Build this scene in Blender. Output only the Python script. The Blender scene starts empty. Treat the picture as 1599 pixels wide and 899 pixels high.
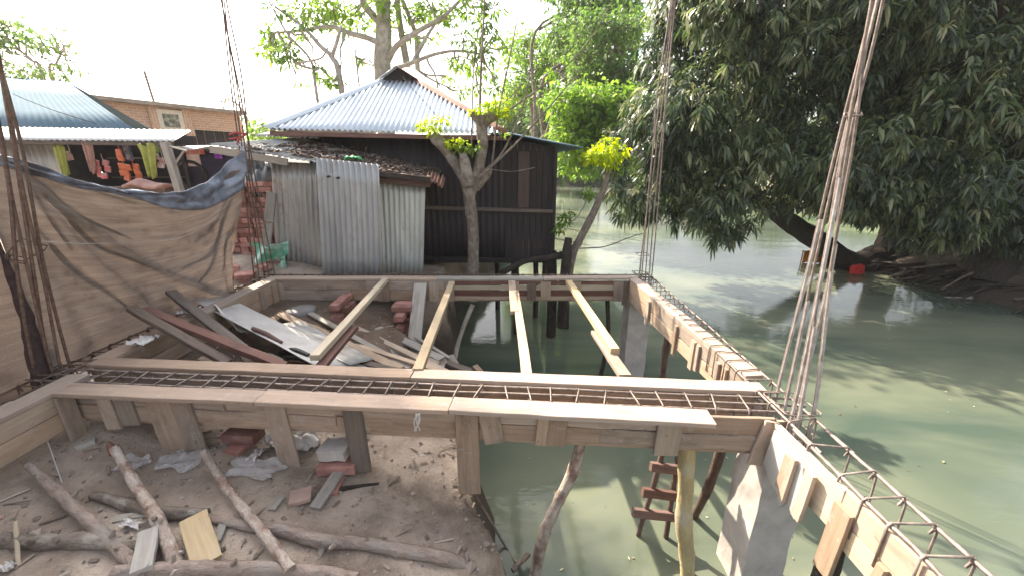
import bpy, math, random
import numpy as np
from mathutils import Vector, Matrix
random.seed(7); np.random.seed(7)
R = math.radians
S = bpy.context.scene
COL = S.collection

# ------------------------------------------------------------------ camera
F = 610.0; PITCH = R(17.4); CZ = 2.9
CP, SP = math.cos(PITCH), math.sin(PITCH)
cam_d = bpy.data.cameras.new('camera'); cam = bpy.data.objects.new('camera', cam_d); COL.objects.link(cam)
cam.location = (0, 0, CZ); cam.rotation_euler = (math.pi/2-PITCH, 0, 0)
cam_d.sensor_width = 36; cam_d.lens = F/1599*36; cam_d.clip_start = .05; cam_d.clip_end = 2000
S.camera = cam
# ------------------------------------------------------------------ world, sun, exposure
SUN_AZ = Vector((-.64, .77, 0)).normalized(); SUN_EL = R(41)
w = bpy.data.worlds.new('World'); S.world = w; w.use_nodes = True
nt = w.node_tree; nt.nodes.clear()
sky = nt.nodes.new('ShaderNodeTexSky'); sky.sky_type = 'NISHITA'; sky.sun_disc = False
sky.sun_elevation = SUN_EL; sky.sun_rotation = math.atan2(SUN_AZ.x, SUN_AZ.y)
sky.air_density = 1.2; sky.dust_density = 5; sky.ozone_density = .6
hs = nt.nodes.new('ShaderNodeHueSaturation'); hs.inputs['Saturation'].default_value = .38
bg = nt.nodes.new('ShaderNodeBackground'); bg.inputs['Strength'].default_value = .14
wo = nt.nodes.new('ShaderNodeOutputWorld')
nt.links.new(sky.outputs[0], hs.inputs['Color']); nt.links.new(hs.outputs[0], bg.inputs[0]); nt.links.new(bg.outputs[0], wo.inputs[0])
sd = bpy.data.lights.new('sun', 'SUN'); sd.energy = 5.0; sd.angle = R(.6); sd.color = (1, .87, .69)
sun = bpy.data.objects.new('sun', sd); COL.objects.link(sun)
sv = Vector((SUN_AZ.x*math.cos(SUN_EL), SUN_AZ.y*math.cos(SUN_EL), math.sin(SUN_EL)))
sun.rotation_euler = sv.to_track_quat('Z', 'Y').to_euler(); sun.location = sv*60
S.view_settings.view_transform = 'Standard'; S.view_settings.look = 'None'
S.view_settings.exposure = 1.55; S.view_settings.gamma = 1
S.cycles.max_bounces = 8; S.cycles.transparent_max_bounces = 12; S.cycles.caustics_reflective = False; S.cycles.caustics_refractive = False

# ------------------------------------------------------------------ helpers: photo measurement -> world
def ray(px, py):
    u = (px-799.5)/F; v = -(py-449.5)/F
    return Vector((u, CP+v*SP, -SP+v*CP))
def P(px, py, z):
    d = ray(px, py); t = (z-CZ)/d.z
    return Vector((d.x*t, d.y*t, z))
def Q(px, py, Y):
    d = ray(px, py); t = Y/d.y
    return Vector((d.x*t, Y, CZ+d.z*t))
def V(*a): return Vector(a)
UP = V(0, 0, 1)
def rnd(a, b): return random.uniform(a, b)

class MB:
    def __init__(s): s.v = []; s.f = []; s.uv = []; s.sm = []
    def add(s, vs, fs, uvs, smooth=False):
        o = len(s.v); s.v += [tuple(q) for q in vs]
        for f, u in zip(fs, uvs):
            s.f.append([o+i for i in f]); s.uv.append(u); s.sm.append(smooth)
    def plank(s, a, b, wd, th, up=UP, n=4, jit=.0015, ch=.003, bow=0, rag=0):
        a, b = Vector(a), Vector(b); d = b-a; L = d.length; d.normalize()
        up = Vector(up); sx = d.cross(up)
        if sx.length < 1e-4: sx = d.cross(V(0, 1, .01))
        sx.normalize(); uu = sx.cross(d).normalized()
        hw, ht = wd/2, th/2; ch = min(ch, ht*.45, hw*.45)
        sec = [(-hw+ch, -ht), (hw-ch, -ht), (hw, -ht+ch), (hw, ht-ch), (hw-ch, ht), (-hw+ch, ht), (-hw, ht-ch), (-hw, -ht+ch)]
        vs = []; vo, uo = rnd(0, 50), rnd(0, 50); per = []
        acc = 0
        for i in range(8):
            per.append(acc); q = sec[(i+1) % 8]; p = sec[i]; acc += math.hypot(q[0]-p[0], q[1]-p[1])
        per.append(acc)
        for k in range(n+1):
            t = k/n; off = bow*math.sin(t*math.pi)
            jx, jy = (rnd(-jit, jit), rnd(-jit, jit))
            for (x, y) in sec:
                e = (rnd(-rag, rag) if k in (0, n) else 0)
                vs.append(a+d*(L*t+e)+sx*(x+jx)+uu*(y+jy+off))
        fs, uv = [], []
        for k in range(n):
            for i in range(8):
                j = (i+1) % 8
                fs.append([k*8+i, k*8+j, (k+1)*8+j, (k+1)*8+i])
                u0, u1 = uo+L*k/n, uo+L*(k+1)/n
                uv.append([(u0, vo+per[i]), (u0, vo+per[i+1]), (u1, vo+per[i+1]), (u1, vo+per[i])])
        fs.append(list(range(7, -1, -1))); uv.append([(uo+.05*sec[i][0], vo+sec[i][1]) for i in range(7, -1, -1)])
        fs.append([n*8+i for i in range(8)]); uv.append([(uo+.05*sec[i][0], vo+sec[i][1]) for i in range(8)])
        s.add(vs, fs, uv)
    def box(s, lo, hi):
        lo, hi = Vector(lo), Vector(hi); c = (lo+hi)/2
        s.plank((lo.x, c.y, c.z), (hi.x, c.y, c.z), hi.y-lo.y, hi.z-lo.z, n=1, jit=0)
    def tube(s, pts, r, n=7, cap=True, wob=0, closed=False):
        pts = [Vector(p) for p in pts]; m = len(pts)
        rs = r if isinstance(r, (list, tuple)) else [r]*m
        vs = []; prev = None; acc = rnd(0, 30); us = []; vo = rnd(0, 30)
        for k, p in enumerate(pts):
            if closed: t = pts[(k+1) % m]-pts[k-1]
            else: t = pts[min(k+1, m-1)]-pts[max(k-1, 0)]
            t.normalize()
            if prev is None:
                x = t.cross(UP if abs(t.z) < .9 else V(0, 1, 0)).normalized()
            else:
                x = (prev-t*prev.dot(t)).normalized()
            prev = x; y = t.cross(x)
            if k: acc += (p-pts[k-1]).length
            us.append(acc)
            for i in range(n):
                a = 2*math.pi*i/n; q = rs[k]*(1+rnd(-wob, wob))
                vs.append(p+(x*math.cos(a)+y*math.sin(a))*q)
        fs, uv = [], []
        for k in range(m if closed else m-1):
            k2 = (k+1) % m
            for i in range(n):
                j = (i+1) % n
                fs.append([k*n+i, k*n+j, k2*n+j, k2*n+i])
                c = 2*math.pi*rs[k]/n; u1 = us[k2] if k2 else us[k]+.1
                uv.append([(us[k], vo+c*i), (us[k], vo+c*(i+1)), (u1, vo+c*(i+1)), (u1, vo+c*i)])
        s.add(vs, fs, uv, True)
        if cap and not closed:
            s.add(vs[:n], [list(range(n-1, -1, -1))], [[(.1*math.cos(i), .1*math.sin(i)) for i in range(n)]])
            s.add(vs[-n:], [list(range(n))], [[(.1*math.cos(i), .1*math.sin(i)) for i in range(n)]])
    def grid(s, fn, nu, nv, smooth=True, su=1, sv=1):
        vs = [fn(i/nu, j/nv) for j in range(nv+1) for i in range(nu+1)]
        fs, uv = [], []
        for j in range(nv):
            for i in range(nu):
                a = j*(nu+1)+i
                fs.append([a, a+1, a+nu+2, a+nu+1])
                uv.append([(su*i/nu, sv*j/nv), (su*(i+1)/nu, sv*j/nv), (su*(i+1)/nu, sv*(j+1)/nv), (su*i/nu, sv*(j+1)/nv)])
        s.add(vs, fs, uv, smooth)
    def prism(s, poly, th):
        """poly: coplanar world points; extruded by vector th"""
        n = len(poly); th = Vector(th)
        vs = [Vector(p) for p in poly]+[Vector(p)+th for p in poly]
        fs = [list(range(n)), [n+i for i in range(n-1, -1, -1)]]
        o = vs[0]; ex = (vs[1]-o).normalized(); ez = ex.cross(vs[2]-o).normalized(); ey = ez.cross(ex)
        pl = [((q-o).dot(ex), (q-o).dot(ey)) for q in vs[:n]]
        uv = [pl, [pl[i] for i in range(n-1, -1, -1)]]
        for i in range(n):
            j = (i+1) % n
            fs.append([i, n+i, n+j, j]); uv.append([pl[i], pl[i], pl[j], pl[j]])
        s.add(vs, fs, uv)
    def build(s, name, mat, parent=None, origin=None, solid=0):
        me = bpy.data.meshes.new(name)
        if parent is not None: o = Vector(parent['_o']) if '_o' in parent else parent.location.copy()
        elif origin is not None: o = Vector(origin)
        else:
            a = np.array(s.v); o = Vector(((a[:, 0].min()+a[:, 0].max())/2, (a[:, 1].min()+a[:, 1].max())/2, a[:, 2].min()))
        me.from_pydata([(q[0]-o.x, q[1]-o.y, q[2]-o.z) for q in s.v], [], s.f)
        ul = me.uv_layers.new(name='UVMap')
        ul.data.foreach_set('uv', [c for u in s.uv for q in u for c in q])
        me.polygons.foreach_set('use_smooth', s.sm)
        me.materials.append(mat); me.update()
        ob = bpy.data.objects.new(name, me); COL.objects.link(ob)
        if parent is not None: ob.parent = parent
        else: ob.location = o
        if parent is not None and '_o' not in ob: ob['_o'] = tuple(o)
        else: ob['_o'] = tuple(o)
        if solid:
            m = ob.modifiers.new('thickness', 'SOLIDIFY'); m.thickness = solid; m.offset = 0
        return ob

def empty(name, loc):
    e = bpy.data.objects.new(name, None); COL.objects.link(e); e.location = loc; e['_o'] = tuple(loc); e.empty_display_size = .1
    return e
def tag(o, label=None, cat=None, group=None, kind=None):
    if label: o['label'] = label
    if cat: o['category'] = cat
    if group: o['group'] = group
    if kind: o['kind'] = kind
    return o
def thing(name, loc, label, cat, group=None): return tag(empty(name, loc), label, cat, group)

# ------------------------------------------------------------------ materials
class NT:
    def __init__(s, name):
        s.m = bpy.data.materials.new(name); s.m.use_nodes = True; s.t = s.m.node_tree; s.t.nodes.clear()
        s.out = s.n('ShaderNodeOutputMaterial')
    def n(s, ty, **k):
        q = s.t.nodes.new(ty)
        for a, b in k.items(): setattr(q, a, b)
        return q
    def l(s, a, b): s.t.links.new(a, b)
    def coord(s, which, scale=(1, 1, 1), rot=(0, 0, 0)):
        t = s.n('ShaderNodeTexCoord'); m = s.n('ShaderNodeMapping'); m.inputs['Scale'].default_value = scale; m.inputs['Rotation'].default_value = rot
        s.l(t.outputs[which], m.inputs[0]); return m.outputs[0]
    def world(s, scale=(1, 1, 1)):
        g = s.n('ShaderNodeNewGeometry'); m = s.n('ShaderNodeMapping'); m.inputs['Scale'].default_value = scale
        s.l(g.outputs['Position'], m.inputs[0]); return m.outputs[0]
    def noise(s, vec, scale=5, det=4, rough=.55, dist=0):
        q = s.n('ShaderNodeTexNoise'); q.inputs['Scale'].default_value = scale; q.inputs['Detail'].default_value = det
        q.inputs['Roughness'].default_value = rough; q.inputs['Distortion'].default_value = dist
        s.l(vec, q.inputs['Vector']); return q.outputs['Fac']
    def ramp(s, fac, stops, interp='LINEAR'):
        q = s.n('ShaderNodeValToRGB'); e = q.color_ramp.elements; q.color_ramp.interpolation = interp
        while len(e) < len(stops): e.new(.5)
        for i, (p, c) in enumerate(stops):
            e[i].position = p; e[i].color = (*c, 1) if len(c) == 3 else c
        s.l(fac, q.inputs[0]); return q.outputs[0]
    def mix(s, a, b, fac, mode='MIX'):
        q = s.n('ShaderNodeMix', data_type='RGBA', blend_type=mode)
        for val, sock in ((fac, q.inputs[0]), (a, q.inputs[6]), (b, q.inputs[7])):
            if hasattr(val, 'is_linked') or isinstance(val, bpy.types.NodeSocket): s.l(val, sock)
            elif isinstance(val, tuple): sock.default_value = (*val, 1) if len(val) == 3 else val
            else: sock.default_value = val
        return q.outputs[2]
    def math(s, op, a, b=0):
        q = s.n('ShaderNodeMath', operation=op)
        for val, sock in ((a, q.inputs[0]), (b, q.inputs[1])):
            if isinstance(val, bpy.types.NodeSocket): s.l(val, sock)
            else: sock.default_value = val
        return q.outputs[0]
    def bump(s, h, strength=.3, dist=.01):
        q = s.n('ShaderNodeBump'); q.inputs['Strength'].default_value = strength; q.inputs['Distance'].default_value = dist
        s.l(h, q.inputs['Height']); return q.outputs[0]
    def principled(s, col, rough=.8, metal=0, spec=.3, normal=None, ior=None):
        q = s.n('ShaderNodeBsdfPrincipled')
        if isinstance(col, bpy.types.NodeSocket): s.l(col, q.inputs['Base Color'])
        else: q.inputs['Base Color'].default_value = (*col, 1)
        if isinstance(rough, bpy.types.NodeSocket): s.l(rough, q.inputs['Roughness'])
        else: q.inputs['Roughness'].default_value = rough
        if isinstance(metal, bpy.types.NodeSocket): s.l(metal, q.inputs['Metallic'])
        else: q.inputs['Metallic'].default_value = metal
        q.inputs['Specular IOR Level'].default_value = spec
        if ior: q.inputs['IOR'].default_value = ior
        if normal: s.l(normal, q.inputs['Normal'])
        return q.outputs[0]
    def done(s, sh): s.l(sh, s.out.inputs[0]); return s.m

def objrand(m, lo, hi):
    oi = m.n('ShaderNodeObjectInfo'); mr = m.n('ShaderNodeMapRange'); mr.inputs[3].default_value = lo; mr.inputs[4].default_value = hi
    m.l(oi.outputs['Random'], mr.inputs[0]); return mr.outputs[0]

def wood(name, light, dark, stain=(.2, .16, .13), st=.5, rough=.8):
    m = NT(name)
    g = m.noise(m.coord('UV', (2.2, 46, 1)), 1, 5, .6, .6)
    g2 = m.noise(m.coord('UV', (1.3, 6, 1)), 1, 4, .6, 1.2)
    c = m.ramp(g, [(.3, dark), (.62, light)])
    c = m.mix(c, m.ramp(g2, [(.3, dark), (.7, light)]), .45)
    sn = m.noise(m.coord('UV', (2, 5, 1)), 1.4, 5, .65)
    c = m.mix(c, stain, m.math('MULTIPLY', m.ramp(sn, [(.5, (0, 0, 0)), (.72, (1, 1, 1))]), st))
    sp = m.noise(m.coord('UV', (14, 26, 1)), 1, 2, .5)
    c = m.mix(c, tuple(.45*q for q in stain), m.math('MULTIPLY', m.ramp(sp, [(.68, (0, 0, 0)), (.74, (1, 1, 1))]), .5))
    hv = m.n('ShaderNodeHueSaturation'); m.l(c, hv.inputs['Color']); m.l(objrand(m, .70, 1.12), hv.inputs['Value']); m.l(m.math('FRACT', m.math('MULTIPLY', objrand(m, 0, 1), 7.3)), (mr2 := m.n('ShaderNodeMapRange')).inputs[0]); mr2.inputs[3].default_value = .7; mr2.inputs[4].default_value = 1.12; m.l(mr2.outputs[0], hv.inputs['Saturation'])
    cem = m.noise(m.coord('Object', (1, 1, 1)), 11, 6, .72); cc = m.mix(hv.outputs[0], (.40, .37, .35), m.ramp(cem, [(.58, (0, 0, 0)), (.68, (.55, .55, .55))])) if light[0] > .3 else hv.outputs[0]
    return m.done(m.principled(cc, rough, 0, .25, m.bump(g, .35, .004)))
M = {}
M['board'] = wood('sawn_pale_wood', (.44, .335, .25), (.31, .22, .155), (.20, .15, .115), .6)
M['topboard'] = wood('sawn_pink_wood', (.43, .325, .255), (.31, .225, .17), (.24, .18, .14), .5)
M['panel'] = wood('weathered_form_wood', (.43, .325, .25), (.28, .20, .15), (.16, .12, .095), .75)
M['strut'] = wood('yellow_fresh_wood', (.52, .415, .275), (.39, .295, .185), (.28, .21, .14), .35)
M['oldwood'] = wood('grey_brown_old_wood', (.20, .15, .12), (.10, .075, .06), (.06, .045, .04), .6)
M['greywood'] = wood('grey_weathered_wood', (.40, .37, .33), (.25, .22, .19), (.17, .15, .13), .6)
M['redwood'] = wood('red_brown_wood', (.20, .105, .085), (.11, .055, .045), (.06, .04, .035), .6)
M['patchwood'] = wood('faded_patch_wood', (.095, .052, .045), (.05, .03, .028), (.05, .035, .03), .5)
M['blackwood'] = wood('tarred_black_wood', (.045, .035, .036), (.022, .018, .019), (.075, .05, .045), .4, .75)

def bark(name, a, b, patch=None, sc=1):
    m = NT(name)
    n1 = m.noise(m.coord('UV', (9*sc, 22*sc, 1)), 1, 6, .65, .4)
    c = m.ramp(n1, [(.32, b), (.65, a)])
    if patch:
        n2 = m.noise(m.world((1, 1, 1)), 7*sc, 4, .6)
        c = m.mix(c, patch, m.ramp(n2, [(.5, (0, 0, 0)), (.62, (.85, .85, .85))]))
    return m.done(m.principled(c, .9, 0, .15, m.bump(n1, 1, .035)))
M['bark'] = bark('grey_bark', (.26, .215, .18), (.12, .095, .08), (.33, .30, .26))
M['darkbark'] = bark('dark_wet_bark', (.075, .06, .052), (.03, .024, .022))
M['palebark'] = bark('pale_pole_bark', (.55, .48, .42), (.30, .23, .19), (.22, .13, .10))
M['pinkbark'] = bark('pinkish_stripped_bark', (.38, .305, .26), (.21, .16, .135), (.31, .27, .24))
M['greybark'] = bark('pale_grey_trunk', (.42, .385, .34), (.26, .235, .205), (.5, .47, .43), .5)
M['bamboo'] = bark('yellow_peeled_pole', (.50, .41, .24), (.36, .285, .16), (.48, .43, .32), .5)
M['brownpole'] = bark('brown_pole', (.16, .105, .085), (.07, .05, .042))

def simple(name, a, b, scale=6, rough=.8, metal=0, spec=.3, bump=.2, thr=(.35, .65)):
    m = NT(name); n1 = m.noise(m.coord('Object'), scale, 5, .6)
    return m.done(m.principled(m.ramp(n1, [(thr[0], b), (thr[1], a)]), rough, metal, spec, m.bump(n1, bump, .01)))
M['rust'] = simple('rusty_steel', (.20, .135, .105), (.10, .068, .056), 30, .6, .35)
M['steel'] = simple('cement_dusted_steel', (.50, .47, .46), (.27, .235, .22), 14, .55, .25)
M['greysteel'] = simple('grey_brown_steel', (.30, .25, .22), (.15, .115, .10), 22, .55, .3)
M['concrete'] = simple('raw_concrete', (.47, .43, .41), (.33, .30, .285), 5, .9)
M['brick'] = None
m = NT('red_brick'); n1 = m.noise(m.world(), 9, 5, .6); n2 = m.noise(m.world(), 2.2, 2)
c = m.ramp(n1, [(.3, (.30, .14, .12)), (.6, (.47, .25, .21)), (.75, (.56, .38, .335))])
hv = m.n('ShaderNodeHueSaturation'); m.l(c, hv.inputs['Color']); m.l(m.mix(m.ramp(n2, [(.3, (.75, .75, .75)), (.7, (1, 1, 1))]), objrand(m, .55, 1.15), 1.0, 'MULTIPLY'), hv.inputs['Value'])
M['brick'] = m.done(m.principled(hv.outputs[0], .9, 0, .2, m.bump(n1, .4, .01)))

def tin(name, a, b, rustc=(.20, .10, .06), rust=.5, rough=.42, metal=.45, sc=1):
    m = NT(name)
    n1 = m.noise(m.coord('Object', (3*sc, 3*sc, .7*sc)), 1.2, 5, .6)
    n2 = m.noise(m.coord('Object', (2*sc, 2*sc, 1.2*sc)), 2.3, 6, .7)
    c = m.ramp(n1, [(.35, b), (.65, a)])
    c = m.mix(c, rustc, m.math('MULTIPLY', m.ramp(n2, [(.56, (0, 0, 0)), (.68, (1, 1, 1))]), rust))
    return m.done(m.principled(c, rough, metal, .4, m.bump(n1, .1, .01)))
M['tin'] = tin('galvanised_tin', (.46, .455, .44), (.29, .285, .28), (.23, .16, .12), .65)
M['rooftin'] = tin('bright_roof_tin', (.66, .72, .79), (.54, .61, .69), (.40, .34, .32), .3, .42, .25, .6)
M['tin_mid'] = tin('bluish_galvanised_tin', (.47, .475, .48), (.33, .335, .34), (.27, .23, .20), .55, .45, .3)
M['tin_pale'] = tin('pale_galvanised_tin', (.57, .59, .565), (.38, .40, .385), (.25, .21, .18), .55, .45, .3)
M['bluetin'] = tin('faded_blue_tin', (.135, .205, .265), (.11, .175, .225), (.155, .19, .215), .4, 1, .0, .4)
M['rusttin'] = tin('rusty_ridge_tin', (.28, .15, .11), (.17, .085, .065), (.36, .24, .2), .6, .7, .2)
M['blacktin'] = tin('tarred_black_tin', (.034, .028, .032), (.018, .016, .019), (.06, .035, .03), .6, .65, .05)
M['palesheet'] = tin('chalky_pale_sheet', (.50, .485, .47), (.40, .385, .37), (.32, .29, .265), .5, .6, .1)

def leafmat(name, cols, trans=.35, gloss=.4, rough=.45):
    m = NT(name)
    t = m.n('ShaderNodeTexCoord'); sp = m.n('ShaderNodeSeparateXYZ'); m.l(t.outputs['UV'], sp.inputs[0])
    c = m.ramp(sp.outputs[0], [(i/(len(cols)-1), q) for i, q in enumerate(cols)])
    p = m.principled(c, rough, 0, gloss)
    tr = m.n('ShaderNodeBsdfTranslucent')
    hv = m.n('ShaderNodeHueSaturation'); hv.inputs['Saturation'].default_value = 1.15; hv.inputs['Value'].default_value = 1.7
    m.l(c, hv.inputs['Color']); m.l(hv.outputs[0], tr.inputs[0])
    mx = m.n('ShaderNodeMixShader'); mx.inputs[0].default_value = trans
    m.l(p, mx.inputs[1]); m.l(tr.outputs[0], mx.inputs[2])
    return m.done(mx.outputs[0])
M['mango'] = leafmat('mango_leaf', [(.015, .030, .016), (.035, .06, .027), (.082, .122, .048), (.175, .20, .09), (.30, .30, .17)], .34, .6, .34)
M['lime'] = leafmat('lime_leaf', [(.085, .15, .035), (.13, .22, .045), (.19, .29, .06), (.27, .36, .09)], .5, .25)
M['yellow'] = leafmat('young_yellow_leaf', [(.20, .30, .02), (.32, .40, .03), (.42, .46, .05)], .5, .25)
M['midleaf'] = leafmat('mid_green_leaf', [(.05, .095, .03), (.08, .14, .04), (.12, .19, .055), (.19, .26, .08)], .45, .3)
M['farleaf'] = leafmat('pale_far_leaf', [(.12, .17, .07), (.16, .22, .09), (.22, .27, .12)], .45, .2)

# ------------------------------------------------------------------ leaves
def nrm(a): return a/np.maximum(np.linalg.norm(a, axis=1, keepdims=True), 1e-9)
def leaf_mesh(name, base, d, up, L, W, droop, mat, parent, val=None):
    """lance leaves: base (N,3), direction, approximate normal, lengths, widths"""
    N = len(base); d = nrm(d); s = nrm(np.cross(d, up+1e-6)); u = np.cross(s, d)
    L = L[:, None]; W = W[:, None]
    dn = np.array([[0, 0, -1.]])
    def at(t): return base+d*L*t+dn*L*droop*t*t
    v = np.empty((N, 6, 3))
    v[:, 0] = base; a = at(.38); b = at(.75)
    v[:, 1] = a-s*W*.5+u*W*.12; v[:, 2] = a+s*W*.5+u*W*.12
    v[:, 3] = b-s*W*.36+u*W*.06; v[:, 4] = b+s*W*.36+u*W*.06; v[:, 5] = at(1.)
    o = np.array(parent['_o']); v = v-o
    pat = np.array([0, 2, 1, 1, 2, 4, 3, 3, 4, 5]); ls = np.array([0, 3, 7]); 
    loops = (np.arange(N)[:, None]*6+pat[None]).ravel().astype(np.int32)
    starts = (np.arange(N)[:, None]*10+ls[None]).ravel().astype(np.int32)
    me = bpy.data.meshes.new(name); me.vertices.add(N*6); me.vertices.foreach_set('co', v.ravel().astype(np.float32))
    me.loops.add(N*10); me.loops.foreach_set('vertex_index', loops)
    me.polygons.add(N*3); me.polygons.foreach_set('loop_start', starts)
    ul = me.uv_layers.new(name='UVMap')
    val = np.random.rand(N) if val is None else val
    uv = np.stack([np.repeat(np.clip(val, .01, .99), 10), np.full(N*10, .5)], 1)
    ul.data.foreach_set('uv', uv.ravel().astype(np.float32))
    me.polygons.foreach_set('use_smooth', np.ones(N*3, bool))
    me.update(calc_edges=True); me.validate()
    me.materials.append(mat)
    ob = bpy.data.objects.new(name, me); COL.objects.link(ob); ob.parent = parent; ob['_o'] = parent['_o']
    return ob
def randdir(n):
    a = np.random.normal(size=(n, 3)); return nrm(a)
def clump_leaves(centers, radii, per, flat=.6, L=(.12, .2), W=.4, droop=.3, jitter=1.0):
    """leaf data scattered through flattened clumps"""
    B, D, U, VL = [], [], [], []
    for c, r in zip(centers, radii):
        n = max(6, int(per*(r**2)))
        dd = randdir(n); rr = r*np.random.uniform(.25, 1, n)**.6
        b = np.array(c)[None]+dd*rr[:, None]*np.array([[1, 1, flat]])
        out = nrm(dd*np.array([[1, 1, .5]])+np.random.normal(size=(n, 3))*.6+np.array([[0, 0, -.15]]))
        u = nrm(np.random.normal(size=(n, 3))*.45+np.array([[0, 0, 1.]]))
        B.append(b); D.append(out); U.append(u); VL.append(np.clip(np.random.normal(.5+.1*rnd(-2, 2), .22, n), 0, 1))
    B = np.concatenate(B); D = np.concatenate(D); U = np.concatenate(U); VL = np.concatenate(VL)
    LL = np.random.uniform(L[0], L[1], len(B))
    return B, D, U, LL, LL*W, droop, VL
def curve_pts(a, b, n=6, sag=0, wob=0):
    a, b = Vector(a), Vector(b); out = []
    for i in range(n+1):
        t = i/n; p = a.lerp(b, t); k = math.sin(t*math.pi)
        out.append(p+V(rnd(-wob, wob)*k, rnd(-wob, wob)*k, sag*k+rnd(-wob, wob)*k))
    return out
def smooth_path(pts, n=5):
    """Catmull-Rom through pts"""
    pts = [Vector(p) for p in pts]; q = [pts[0]*2-pts[1]]+pts+[pts[-1]*2-pts[-2]]; out = []
    for i in range(1, len(q)-2):
        for k in range(n):
            t = k/n; a, b, c, d = q[i-1], q[i], q[i+1], q[i+2]
            out.append(.5*((2*b)+(c-a)*t+(2*a-5*b+4*c-d)*t*t+(3*b-a-3*c+d)*t**3))
    out.append(pts[-1]); return out
def taper(n, a, b): return [a+(b-a)*i/(n-1) for i in range(n)]

# ------------------------------------------------------------------ ground, water
def sst(a, b, x):
    t = min(1, max(0, (x-a)/(b-a))); return t*t*(3-2*t)
def lin(x, tab):
    if x <= tab[0][0]: return tab[0][1]
    for (a, p), (b, q) in zip(tab, tab[1:]):
        if x <= b: return p+(q-p)*(x-a)/(b-a)
    return tab[-1][1]
def h2(x, y): return (math.sin(x*1.7+y*2.3)+math.sin(x*3.9-y*3.1+1)+math.sin(x*7.3+y*6.1+2)*.5+math.sin(-x*13+y*11)*.25)/2.75
def bank_left(y): return lin(y, [(-30, -.4), (0, .12), (1.5, .10), (2, .0), (2.5, -.12), (3, -.35), (4.2, -.45), (5, -.75), (6, -.9), (7.5, -1.2), (9, -.8), (20, .8), (60, 4)])+.05*math.sin(y*5.1)+.03*math.sin(y*11)
def bank_right(y): return lin(y, [(-30, 12), (5, 10.9), (8, 10.2), (11, 10.3), (12.3, 10.9), (13.5, 12.6), (14.5, 14.5), (17, 21), (24, 23), (60, 24)])+.12*math.sin(y*2.7)
def gz(x, y):
    base = lin(x, [(-40, 1.7), (-9, 1.5), (-4, 1.28), (-3, 1.12), (-2, 1.0), (-1, .88), (0, .74)])
    if y > 2.4: base += .10*sst(2.4, 4, y)*(1 if x < -1 else .3)
    if y > 4.8: base += .25*sst(4.8, 5.6, y)
    base += .035*h2(x, y)+.012*h2(x*4.1, y*4.3)
    dl = bank_left(y)-x; dr = x-bank_right(y); df = y-58
    wd = .22+.5*sst(2.2, 3.2, y)*(1-sst(4.9, 5.6, y))
    if y > 2.2 and y < 5.2: wd = .28+.67*sst(2.65, 3.7, y)
    if y < 1.6: wd = .3
    l = sst(-.03, wd, dl)
    r = sst(-.1, 2.6, dr); rb = .75+.06*(dr if dr < 20 else 20)+.12*h2(x*1.3, y*1.3)
    f = sst(0, 4, df)
    land = max(base*l if l > 0 else 0, rb*r if r > 0 else 0, 1.3*f)
    s = max(l, r, f)
    return land-1.0*(1-sst(0, .12, s))+.0
def G(px, py, dz=0):
    d = ray(px, py); t = .3
    while t < 80:
        p = d*t; z = CZ+p.z
        if z <= max(gz(p.x, p.y), 0)+dz: return V(p.x, p.y, z)
        t += .01
    return V(d.x*t, d.y*t, 0)

def axis(parts):
    out = []
    for a, b, st in parts: out += list(np.arange(a, b, st))
    return out+[parts[-1][1]]
xs = axis([(-400, -40, 60), (-40, -8, 2), (-8, -4, .25), (-4, .5, .055), (.5, 9.4, .8), (9.4, 16, .2), (16, 40, 2), (40, 400, 60)])
ys = axis([(-60, -2, 4), (-2, .8, .3), (.8, 5.6, .06), (5.6, 16, .22), (16, 70, 2), (70, 600, 53)])
mb = MB(); nx = len(xs)
mb.v = [(x, y, gz(x, y)) for y in ys for x in xs]
for j in range(len(ys)-1):
    for i in range(nx-1):
        a = j*nx+i; mb.f.append([a, a+1, a+nx+1, a+nx]); mb.uv.append([(0, 0)]*4); mb.sm.append(True)
m = NT('damp_mud')
n1 = m.noise(m.world(), 2.2, 7, .62); n2 = m.noise(m.world(), 26, 5, .65); n3 = m.noise(m.world(), 90, 3, .6)
c = m.ramp(n1, [(.34, (.24, .188, .15)), (.5, (.365, .295, .24)), (.66, (.46, .38, .315))])
c = m.mix(c, (.20, .155, .128), m.ramp(n2, [(.54, (0, 0, 0)), (.74, (.5, .5, .5))]))
c = m.mix(c, (.48, .42, .37), m.ramp(n3, [(.64, (0, 0, 0)), (.74, (.4, .4, .4))]))
g = m.n('ShaderNodeNewGeometry'); sz = m.n('ShaderNodeSeparateXYZ'); m.l(g.outputs['Position'], sz.inputs[0])
wet = m.math('ADD', sz.outputs[2], m.math('MULTIPLY', m.math('SUBTRACT', n1, .5), .9))          # mud near the water is soaked and dark
c = m.mix(c, (.075, .058, .048), m.ramp(wet, [(.45, (.9, .9, .9)), (.86, (0, 0, 0))]))
sx_ = m.math('SUBTRACT', sz.outputs[1], m.math('MULTIPLY', n1, .8))                    # shade inside the pit painted into the soil colour, along with damp
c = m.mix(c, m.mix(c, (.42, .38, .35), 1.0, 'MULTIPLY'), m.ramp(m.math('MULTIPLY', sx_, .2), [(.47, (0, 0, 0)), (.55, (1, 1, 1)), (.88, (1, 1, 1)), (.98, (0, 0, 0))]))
hsum = m.math('ADD', m.math('MULTIPLY', n2, .7), m.math('MULTIPLY', n3, .3))
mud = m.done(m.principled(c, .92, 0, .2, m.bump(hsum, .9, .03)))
tag(mb.build('ground', mud, origin=(0, 0, 0)), 'bare grey brown mud of both river banks', None, None, 'structure')

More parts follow.
